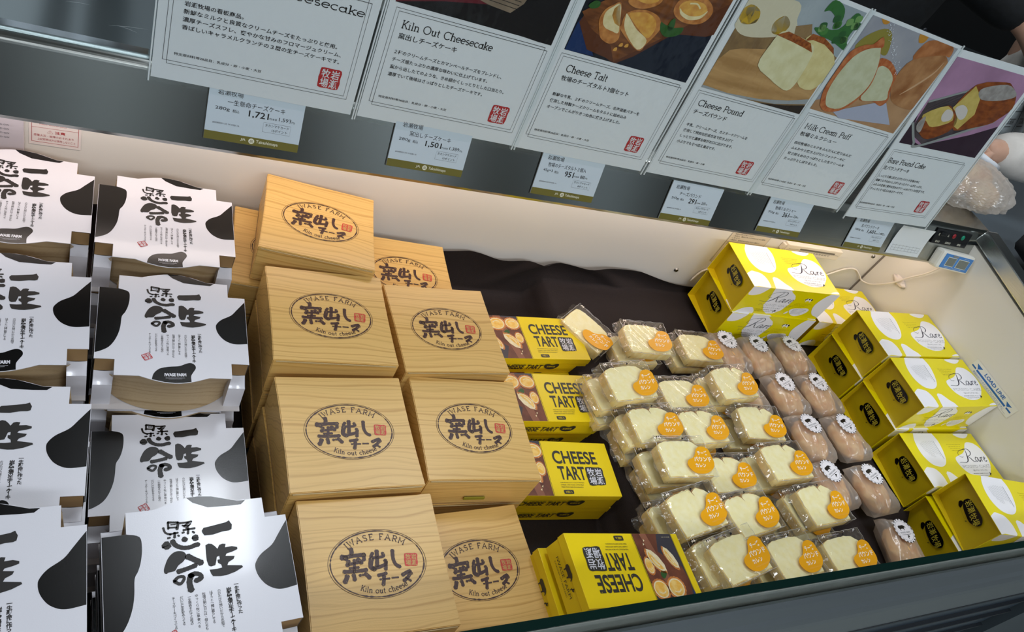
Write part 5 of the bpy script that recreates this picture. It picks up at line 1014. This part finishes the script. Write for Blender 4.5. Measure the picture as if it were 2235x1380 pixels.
# cable from the thermometer across the liner to behind the boxes
pts = [P3(1.50, .742, -.549), P3(XS - .012, .752, -.575), P3(XS - .008, .765, -.61), P3(XS - .008, .787, -.648), P3(XS - .008, .80, -.675), P3(XS - .008, .818, -.70), P3(XS - .008, .838, -.722), P3(XS - .012, .856, -.73), P3(1.525, .864, -.722), P3(1.50, .866, -.709), P3(1.478, .866, -.7075), P3(1.455, .866, -.716), P3(1.40, .864, -.745), P3(1.30, .862, -.772), P3(1.16, .864, -.765), P3(1.108, .866, -.756), P3(1.080, .866, -.768), P3(1.067, .864, -.800)]
sm_ = []
for i in range(len(pts) - 1):
    p0, p1, p2, p3 = pts[max(i - 1, 0)], pts[i], pts[i + 1], pts[min(i + 2, len(pts) - 1)]
    for k in range(5): t = k / 5; sm_.append(.5 * (2 * p1 + (p2 - p0) * t + (2 * p0 - 5 * p1 + 4 * p2 - p3) * t * t + (3 * p1 - p0 - 3 * p2 + p3) * t ** 3))
mb = MB(); mb.tube(sm_, .0019, mat('white_cable', '#efe6da', .4), 8); o = mb.build('cable'); tag(o, 'thin white sensor cable drooping across the liner', 'cable')
mb = MB(); bm = bmesh.new(); bmesh.ops.create_icosphere(bm, subdivisions=3, radius=1)
for v in bm.verts: v.co = Vector((v.co.x * .003, v.co.y * .019, v.co.z * .0085)) * (1 + random.uniform(-.25, .25))
mb.bm(bm, mat('tape', '#f1e6df', .6), Matrix.Translation(P3(XS - .003, .797, -.668)), True); o = mb.build('adhesive_lump'); tag(o, 'crumpled white adhesive lump holding the cable on the end wall', 'tape')
# strip thermometer under the hood
WALL = frame(P3(0, .8695, -.6), (1, 0, 0), (0, 0, 1))
mb = MB(); mb.box((0, 0, 0), (.168, .024, .012), mat('ivory_plastic', '#e3d8c4', .4), bev=.0015); mb.box((-.006, .004, 0), (.001, .020, .009), mat('ivory_plastic', '#e3d8c4', .4), bev=.0015); A = Art(mb, Matrix.Translation((0, 0, .012)))
A.rect(40, 14, 148, 18, mat('gauge_grey', '#6c665c', .3)); A.line([(8, 14), (162, 13)], .5, greyink); A.text('40 30 20 10 0 10 20 30 40 50 °C', ink, 42, 7.5, 4.2, 94)
o = mb.build('strip_thermometer'); o.matrix_world = WALL @ Matrix.Translation((1.232, -.0845, 0)); tag(o, 'ivory strip thermometer mounted on the back liner under the hood', 'thermometer')
# stickers on the liner
mb = MB(); A = Art(mb, Matrix.Identity(4)); A.rect(1082, -140, 1187, -40, mat('notice_card', '#dacdb8', .5), 0); A.line([(1083, -85), (1186, -84)], .4, greyink, 1); A.line([(1083, -140), (1083, -40), (1187, -40), (1187, -140)], .5, greyink, 1)
for i, t_ in enumerate(('⚠ 警告　ご使用の前に必ずお読みください', '・商品は冷蔵でお使いください', '・吹出口、吸込口をふさがないように陳列', 'ください', '・製品は、直射日光のあたらない場所で')): A.text(t_, ink, 1087 + (i > 0) * 2, -60 - i * 5.2, 3.6, (70, 52, 88, 22, 80)[i], bold=.02 if i == 0 else 0)
for i in range(8): A.text('・お手入れのときは電源を切ってください', greyink, 1087, -91 - i * 5.5, 3, 80)
A.text('⚠', ink, 1086, -91, 5, 6, lay=2); o = mb.build('warning_notice'); o.matrix_world = WALL; tag(o, 'cream warning notice with small black writing behind the yellow box', 'notice')
mb = MB(); A = Art(mb, Matrix.Identity(4)); A.rect(-77, -92, -22, -40, mat('red_notice', '#efe3dd', .4), 0); A.line([(-74, -40), (-74, -87.5), (-25, -87.5), (-25, -40)], .5, red, 1); A.line([(-74, -66), (-25, -65)], .4, red, 1)
for i in range(4): A.text(('FLR54T6NWW (SPG)', 'FLR54T6NWW (SPG)', 'FLR34T6NWW (SPG)', 'FLR34T6NWW (SPG)')[i], red, -66, -62 + i * 4.2, 2.4, 28)
A.text('⚠', red, -58, -73, 4.6, 6); A.text('注意', red, -50, -73, 4.6, 11, bold=.02); A.text('感電火災・故障のおそれあり', red, -72, -79, 3.4, 42); A.text('上記照明以外は使用しないこと', red, -68, -84.6, 3.4, 40)
o = mb.build('caution_label'); o.matrix_world = WALL; tag(o, 'caution label with red print at the left of the back liner', 'label')
mb = MB(); mb.box((-.16, -.112, 0), (-.0815, -.04, .006), mat('pale_plate', '#cfc6cc', .3), bev=.001); mb.box((-.16, -.122, .0), (-.0815, -.112, .012), mat('brass_strip', '#8f8468', .4), bev=.001); A = Art(mb, Matrix.Translation((0, 0, .0061)))
for i in range(4): A.text('TL8W/40D GW', greyink, -118, -66 - i * 6, 2.2, 22)
o = mb.build('side_plate'); o.matrix_world = WALL; tag(o, 'pale grey plate with a brass lower edge, far left on the liner', 'plate')
# load line sticker on the end wall
SIDE = frame(P3(XS - .0006, .5, -.66), (0, -1, 0), (0, 0, 1)); bl = mat('load_blue', '#2368b4', .35)
mb = MB(); A = Art(mb, Matrix.Rotation(math.radians(-1.4), 4, 'Z')); A.rect(-62, -12, 60, 15.5, mat('sticker_cream', '#eae8e0', .3), 0)
A.rect(-46, -2.2, 40, 1.6, bl, 1); A.rect(-60, -1.6, -49.5, 1.6, bl, 1); A.rect(43.5, -1.6, 56, 1.6, bl, 1)
A.poly([(-46, 2.2), (-55, 10), (-38.5, 10)], bl, 1); A.poly([(42, 2.2), (34.5, 9), (50, 9)], bl, 1)
A.poly([(-48.8, -1.6), (-50.6, 1.6), (-49.5, 1.6), (-48, -1.6)], bl, 1); A.text('LOAD LINE', bl, -29, 4.6, 7, 58, bold=.03); A.text('商品はロードラインより下に入れてください', bl, -49, -8.2, 4.2, 92); A.text('BZ01004570', greyink, 40, -10, 1, 12)
o = mb.build('load_line_sticker'); o.matrix_world = SIDE; tag(o, 'blue and white LOAD LINE sticker on the right end wall', 'sticker')
# ---------------------------------------------------------------- bread bag on the hood, things behind
poly = film('thin_bag', .14, '#faf8f4', .14, .5, '#f4f0ea', (30, 1.0)); bun = mottled('bun_crust', '#c98e58', '#ecd0a4', 26, .5, bump=.3)
bag = thing('bread_bag', 'crumpled clear bag of pale bread rolls lying on the right end of the hood', 'bread bag', Matrix.Translation(P3(1.585, .87, -.474)))
for dx, dy, r, rz in ((-.075, -.005, .040, .3), (.005, -.035, .040, .9), (.045, .03, .042, .2), (-.03, .045, .042, .5)):
    mb = MB(); bm = bmesh.new(); bmesh.ops.create_icosphere(bm, subdivisions=3, radius=1)
    for v in bm.verts:
        c = v.co; k = 1 + .06 * math.sin(4 * c.x + dx * 90) * math.sin(5 * c.y); v.co = Vector((dx + (c.x * math.cos(rz) - c.y * math.sin(rz) * .7) * r * k * 1.2, dy + (c.x * math.sin(rz) + c.y * math.cos(rz)) * r * k * .85, r * .75 + c.z * r * .72 * k))
    mb.bm(bm, bun, None, True); mb.build('bread_roll', bag)
mb = MB(); bm = bmesh.new(); bmesh.ops.create_icosphere(bm, subdivisions=5, radius=1)
for v in bm.verts:
    c = v.co.copy(); n_ = .07 * abs(math.sin(7 * c.x + 3 * c.y + 2)) + .05 * abs(math.sin(9 * c.y - 6 * c.z + 5 * c.x)) + .04 * abs(math.sin(17 * c.x - 13 * c.y))
    k = 1.02 - n_; v.co = Vector((-.012 + c.x * .135 * k + (.03 if c.x < -.8 else 0) * c.x, c.y * .092 * k, max(.0005, .036 + c.z * .046 * k + .012 * max(0, -c.x) * math.sin(c.y * 5 + 1))))
mb.bm(bm, poly, None, False); mb.build('bag_film', bag)
nc = mat('counter_grey', '#59636a', .45); bl_ = mat('soft_black', '#0b0c0f', .85)
ct = thing('side_counter', 'dark grey side counter beyond the right end of the case', 'counter', Matrix.Translation(P3(2.4, .9, -1.55)))
part_ = lambda nm, mb: (lambda o: (setattr(o, 'matrix_parent_inverse', ct.matrix_world.inverted()), o)[1])(mb.build(nm, ct))
mb = MB(); mb.box(P3(1.60, .1, -.58), P3(3.4, 1.30, -.545), nc, bev=.004); part_('counter_top', mb)
mb = MB(); mb.box(P3(1.62, .15, -1.55), P3(3.35, 1.25, -.58), mat('counter_body', '#3c454b', .5)); part_('counter_body', mb)
mb = MB(); mb.box(P3(1.9, .95, -.546), P3(1.905, 1.29, -.5445), bl_); part_('joint', mb)
# black cloth bag at the rail
mb = MB(); bm = bmesh.new(); bmesh.ops.create_icosphere(bm, subdivisions=4, radius=1)
for v in bm.verts:
    c = v.co; k = 1 + .05 * math.sin(5 * c.x + 1) * math.sin(6 * c.y) + .03 * math.sin(13 * c.y + 4 * c.z); v.co = Vector((1.86 + c.x * .17 * k, .66 + c.y * .155 * k, -.495 + c.z * .05 * k + CZ))
mb.bm(bm, bl_, None, True); o = mb.build('black_bag'); tag(o, 'soft black bag lying beside the right rail', 'bag')
# register stand with labels behind
rs = thing('label_stand', 'black stand with grey label sheets behind the last poster', 'stand', Matrix.Translation(P3(2.15, 1.25, -.545)))
def pr_(nm, mb, par): o = mb.build(nm, par); o.matrix_parent_inverse = Matrix.Translation(-par.matrix_world.to_translation()); return o
MS = frame(P3(1.93, 1.10, -.50), (.93, .30, 0), (-.1, .3, .9))
mb = MB(); mb.box((-.02, -.02, -.012), (.42, .24, -.001), bl_, MS, .003); pr_('board', mb, rs)
for i in range(4):
    mb = MB(); mb.box((.0 + i * .1, .02, 0), (.09 + i * .1, .2, .002), mat('label_grey', '#aab4b8', .4), MS); A = Art(mb, MS @ Matrix.Translation((0, 0, .0021)))
    for j in range(8): A.line([(6 + i * 100, 190 - j * 20), (84 + i * 100 - (j % 3) * 14, 190 - j * 20)], 2.2, ink, 1)
    A.text('△類別', ink, 12 + i * 100, 96, 12, 50, lay=2); pr_('label_sheet', mb, rs)
mb = MB(); mb.box((.05, -.02, -.30), (.38, .01, -.0125), bl_, MS @ Matrix.Rotation(.1, 4, 'X')); pr_('foot', mb, rs)
# black edged glass screen further back
gs = thing('glass_screen', 'pale glass screen with black frame behind the staff', 'screen', Matrix.Translation(P3(3.3, 2.2, -1.55)))
mb = MB(); mb.box(P3(2.7, 2.35, -.56), P3(4.4, 2.40, -.40), bl_); mb.box(P3(2.7, 2.35, -1.55), P3(4.4, 2.42, -.56), mat('screen_base', '#3a4044', .6)); pr_('frame', mb, gs)
mb = MB(); mb.box(P3(3.3, 2.37, -.40), P3(3.62, 2.38, -.15), mat('pale_glass', '#a9c4bc', .15)); pr_('pane', mb, gs)
# ---------------------------------------------------------------- people
skin = mottled('skin', '#c99a80', '#d7ab92', 18, .5, bump=.05); hairm = mat('dark_hair', '#15110f', .5, bump=((300, 300, 30), .5, .001)); blackcloth = mottled('black_shirt', '#090b0d', '#101418', 60, .8, bump=.4); whitecloth = mottled('white_shirt', '#d9d3cb', '#e6e0d8', 30, .75, bump=.5); trous = mat('dark_trousers', '#1c1f24', .8)
def skinned(name, verts, edges, radii, m, parent, sub=2, root=0):
    me = bpy.data.meshes.new(name); me.from_pydata([tuple(v) for v in verts], edges, []); ob = bpy.data.objects.new(name, me); COL.objects.link(ob)
    sk = ob.modifiers.new('s', 'SKIN'); sk.use_smooth_shade = True
    for i, d in enumerate(me.skin_vertices[0].data):
        r = radii[i]; d.radius = r if isinstance(r, tuple) else (r, r); d.use_root = (i == root)
    ss = ob.modifiers.new('u', 'SUBSURF'); ss.levels = sub; ss.render_levels = sub
    dg = bpy.context.evaluated_depsgraph_get(); nm = bpy.data.meshes.new_from_object(ob.evaluated_get(dg))
    bpy.data.objects.remove(ob); bpy.data.meshes.remove(me)
    nm.materials.clear(); nm.materials.append(m); nm.polygons.foreach_set('use_smooth', [True] * len(nm.polygons)); nm.polygons.foreach_set('material_index', [0] * len(nm.polygons))
    o = bpy.data.objects.new(name, nm); COL.objects.link(o); o.parent = parent; return o
def hand(M, side, parent, curl=.5):
    """five fingers from a palm; M: wrist frame, +x to the finger tips, +z back of hand"""
    V = [(0, 0, 0), (.035, 0, 0), (.07, 0, .002)]; E = [(0, 1), (1, 2)]; Rr = [(.026, .019), (.036, .016), (.040, .013)]
    V2 = []; k = len(V)
    for f, (y, L_, r) in enumerate(((.030, .068, .0092), (.010, .078, .0095), (-.010, .072, .0092), (-.029, .057, .0082))):
        b = len(V); x, z = .078, .002; V.append((.062, y * side * .8, 0)); Rr.append(.011); E.append((1, b)); a = curl * .5
        for s_ in (.42, .33, .25):
            x += L_ * s_ * math.cos(a); z -= L_ * s_ * math.sin(a); V.append((x, y * side, z)); Rr.append(r * (1 - .12 * (s_ < .4))); E.append((len(V) - 2, len(V) - 1)); a += curl * .85
    b = len(V); V += [(.022, .030 * side, -.008), (.045, .052 * side, -.016), (.068, .056 * side, -.028), (.086, .050 * side, -.038)]; Rr += [.013, .012, .010, .009]; E += [(0, b), (b, b + 1), (b + 1, b + 2), (b + 2, b + 3)]
    return skinned('hand', [M @ Vector(v) for v in V], E, Rr, skin, parent)
def person(name, label, base, face_dir, J, shirt, sleeve_long=(False, False), curls=(.4, .4), lean=(0, 0)):
    """J: joints in local metres (origin between the feet, +x the person's left seen by us, -y towards the viewer)"""
    root = thing(name, label, 'person', Matrix.Translation(base) @ Matrix.Rotation(face_dir, 4, 'Z'))
    R = root; lx, ly = lean
    hipz, chz, nz = .93, 1.30, 1.46
    pel = Vector((0, 0, hipz)); ch_ = Vector((lx * .6, ly * .6, chz)); nk = Vector((lx, ly, nz)); hd = Vector((lx * 1.15, ly * 1.25, 1.60))
    V = [pel, pel * .5 + ch_ * .5 + Vector((0, 0, .02)), ch_, nk, nk * .4 + hd * .6]; E = [(0, 1), (1, 2), (2, 3), (3, 4)]; Rr = [(.165, .12), (.145, .11), (.175, .115), (.06, .058), (.052, .055)]
    for s_ in (-1, 1):
        b = len(V); hp = Vector((s_ * .09, 0, .88)); kn = Vector((s_ * .10, -.02, .48)); an = Vector((s_ * .10, .02, .09)); to = Vector((s_ * .11, -.13, .04))
        V += [hp, kn, an, to]; Rr += [.088, .06, .045, .04]; E += [(0, b), (b, b + 1), (b + 1, b + 2), (b + 2, b + 3)]
    arms = []
    for i, s_ in enumerate((-1, 1)):
        sh = ch_ + Vector((s_ * .175, 0, .09)); el, wr = Vector(J[i][0]), Vector(J[i][1]); b = len(V)
        V += [sh, el, wr]; Rr += [.055, .042, .029]; E += [(2, b), (b, b + 1), (b + 1, b + 2)]; arms.append((sh, el, wr))
    skinned('body', V, E, Rr, skin, R)
    # head with face
    mb = MB(); bm = bmesh.new(); bmesh.ops.create_icosphere(bm, subdivisions=4, radius=1)
    for v in bm.verts:
        c = v.co.copy(); jaw = max(0, -c.z); x = c.x * .075 * (1 - .28 * jaw); y = c.y * .093 * (1 - .15 * jaw); z = c.z * .112
        if c.y < 0:
            y -= .020 * math.exp(-(c.x / .13) ** 2 - ((c.z + .10) / .17) ** 2) + .006 * math.exp(-(c.x / .3) ** 2 - ((c.z + .42) / .06) ** 2) + .008 * math.exp(-(c.x / .25) ** 2 - ((c.z + .75) / .15) ** 2)
            y += .011 * (math.exp(-((abs(c.x) - .38) / .16) ** 2 - ((c.z - .04) / .11) ** 2)) + .004 * math.exp(-(c.x / .3) ** 2 - ((c.z + .5) / .03) ** 2)
        v.co = Vector((x, y, z)) + hd + Vector((0, -.01, .04))
    mb.bm(bm, skin, None, True); hc = hd + Vector((0, -.01, .04))
    mb.build('head', R)
    for s_ in (-1, 1):
        mb = MB(); bm = bmesh.new(); bmesh.ops.create_icosphere(bm, subdivisions=2, radius=.0115); mb.bm(bm, mat('eye_white', '#e9e6e2', .2), Matrix.Translation(hc + Vector((s_ * .029, -.074, .004))), True)
        bm = bmesh.new(); bmesh.ops.create_icosphere(bm, subdivisions=2, radius=.006); mb.bm(bm, mat('iris', '#2a1a12', .2), Matrix.Translation(hc + Vector((s_ * .029, -.0815, .004))), True); mb.build('eye', R)
        mb = MB(); bm = bmesh.new(); bmesh.ops.create_icosphere(bm, subdivisions=2, radius=1)
        for v in bm.verts: v.co = Vector((v.co.x * .008, v.co.y * .018, v.co.z * .030)) + hc + Vector((s_ * .076, .005, -.005))
        mb.bm(bm, skin, None, True); mb.build('ear', R)
    mb = MB(); mb.tube([hc + Vector((x, -.088 + abs(x) * .5, -.052)) for x in (-.022, -.01, 0, .01, .022)], [.002, .004, .0045, .004, .002], mat('lips', '#a8645a', .4), 6); mb.build('mouth', R)
    mb = MB(); bm = bmesh.new(); bmesh.ops.create_icosphere(bm, subdivisions=4, radius=1)
    for v in bm.verts:
        c = v.co.copy(); k = 1 + .02 * math.sin(22 * c.x) * math.sin(9 * c.z); low = c.y < -.25 and c.z < .45
        q = .82 if low else 1.12 * k; v.co = Vector((c.x * .077 * q, c.y * .094 * q + .006, max(c.z, -.62) * .114 * q)) + hc
    mb.bm(bm, hairm, None, True); mb.build('hair', R)
    # shirt with sleeves, trousers, shoes
    V = [pel + Vector((0, 0, -.07)), pel + Vector((0, 0, .06)), pel * .5 + ch_ * .5, ch_ + Vector((0, 0, -.02)), ch_ + Vector((0, 0, .09)), nk + Vector((0, 0, -.045))]; E = [(i, i + 1) for i in range(5)]; Rr = [(.20, .15), (.20, .145), (.195, .145), (.215, .15), (.185, .125), (.09, .08)]
    for i, (sh, el, wr) in enumerate(arms):
        b = len(V); V += [sh, el]; Rr += [.086, .066]; E += [(4, b), (b, b + 1)]
        if sleeve_long[i]: V += [el * .5 + wr * .5, el * .12 + wr * .88]; Rr += [.062, .05]; E += [(b + 1, b + 2), (b + 2, b + 3)]
    skinned('shirt', V, E, Rr, shirt, R)
    V = [pel + Vector((0, 0, .02)), pel + Vector((0, 0, -.05))]; E = [(0, 1)]; Rr = [(.17, .13), (.18, .135)]
    for s_ in (-1, 1):
        b = len(V); V += [Vector((s_ * .09, 0, .84)), Vector((s_ * .10, -.02, .48)), Vector((s_ * .10, .02, .11))]; Rr += [.105, .08, .072]; E += [(1, b), (b, b + 1), (b + 1, b + 2)]
    skinned('trousers', V, E, Rr, trous, R)
    for s_ in (-1, 1): skinned('shoe', [Vector((s_ * .10, .05, .05)), Vector((s_ * .105, -.06, .045)), Vector((s_ * .11, -.16, .035))], [(0, 1), (1, 2)], [.05, .05, .036], bl_, R)
    for i, (sh, el, wr) in enumerate(arms):
        d = (wr - el).normalized(); up = Vector((0, 0, 1)); y = up.cross(d).normalized(); z = d.cross(y)
        M = Matrix(((d.x, y.x, z.x, wr.x), (d.y, y.y, z.y, wr.y), (d.z, y.z, z.z, wr.z), (0, 0, 0, 1)))
        hand(M, 1 if i == 0 else -1, R, curls[i])
    return root
p1 = person('person', 'person in a black short-sleeved shirt standing behind the hood, arm out to the right', P3(1.70, 1.53, -1.55), 0.0,
            [((-.31, .0, 1.12), (-.30, -.14, .92)), ((.33, -.22, 1.34), (.56, -.30, 1.20))], blackcloth)
o = skinned('apron_strap', [Vector((.12, -.145, 1.16)), Vector((.16, -.15, 1.08)), Vector((.15, -.152, 1.0))], [(0, 1), (1, 2)], [.006, .008, .003], mat('yellow_tape', '#c9c84a', .5), p1); o['label'] = 'narrow yellow tape hanging from the shirt'
mb = MB()
for z in (1.22, 1.32): 
    bm = bmesh.new(); bmesh.ops.create_cone(bm, cap_ends=True, segments=14, radius1=.0065, radius2=.0055, depth=.003); mb.bm(bm, mat('button', '#2a2e33', .3), Matrix.Translation((.10, -.148, z)) @ Matrix.Rotation(math.pi / 2, 4, 'X'))
    mb.build('button', p1); mb = MB()
p2 = person('person', 'person in a loose white long-sleeved shirt at the right edge, holding a white marker', P3(2.42, 1.42, -1.55), -.5,
            [((-.111, -.505, 1.13), (-.357, -.64, 1.12)), ((.30, -.05, 1.05), (.26, -.28, 1.0))], whitecloth, (True, True), (.9, .4), (0, -.25))
bpy.context.view_layer.update()
mb = MB(); a_ = P3(1.72, .975, -.425); b_ = P3(1.86, 1.0, -.455); d_ = (b_ - a_)
mb.tube([a_, a_ + d_ * .65, a_ + d_ * .66, a_ + d_ * .90, a_ + d_ * .91, b_], [.0085, .0085, .0092, .0092, .005, .0045], mat('marker_white', '#e8ecf2', .25), 14); o = mb.build('marker_pen'); tag(o, 'white marker pen held in the hand beside the bread bag', 'pen')
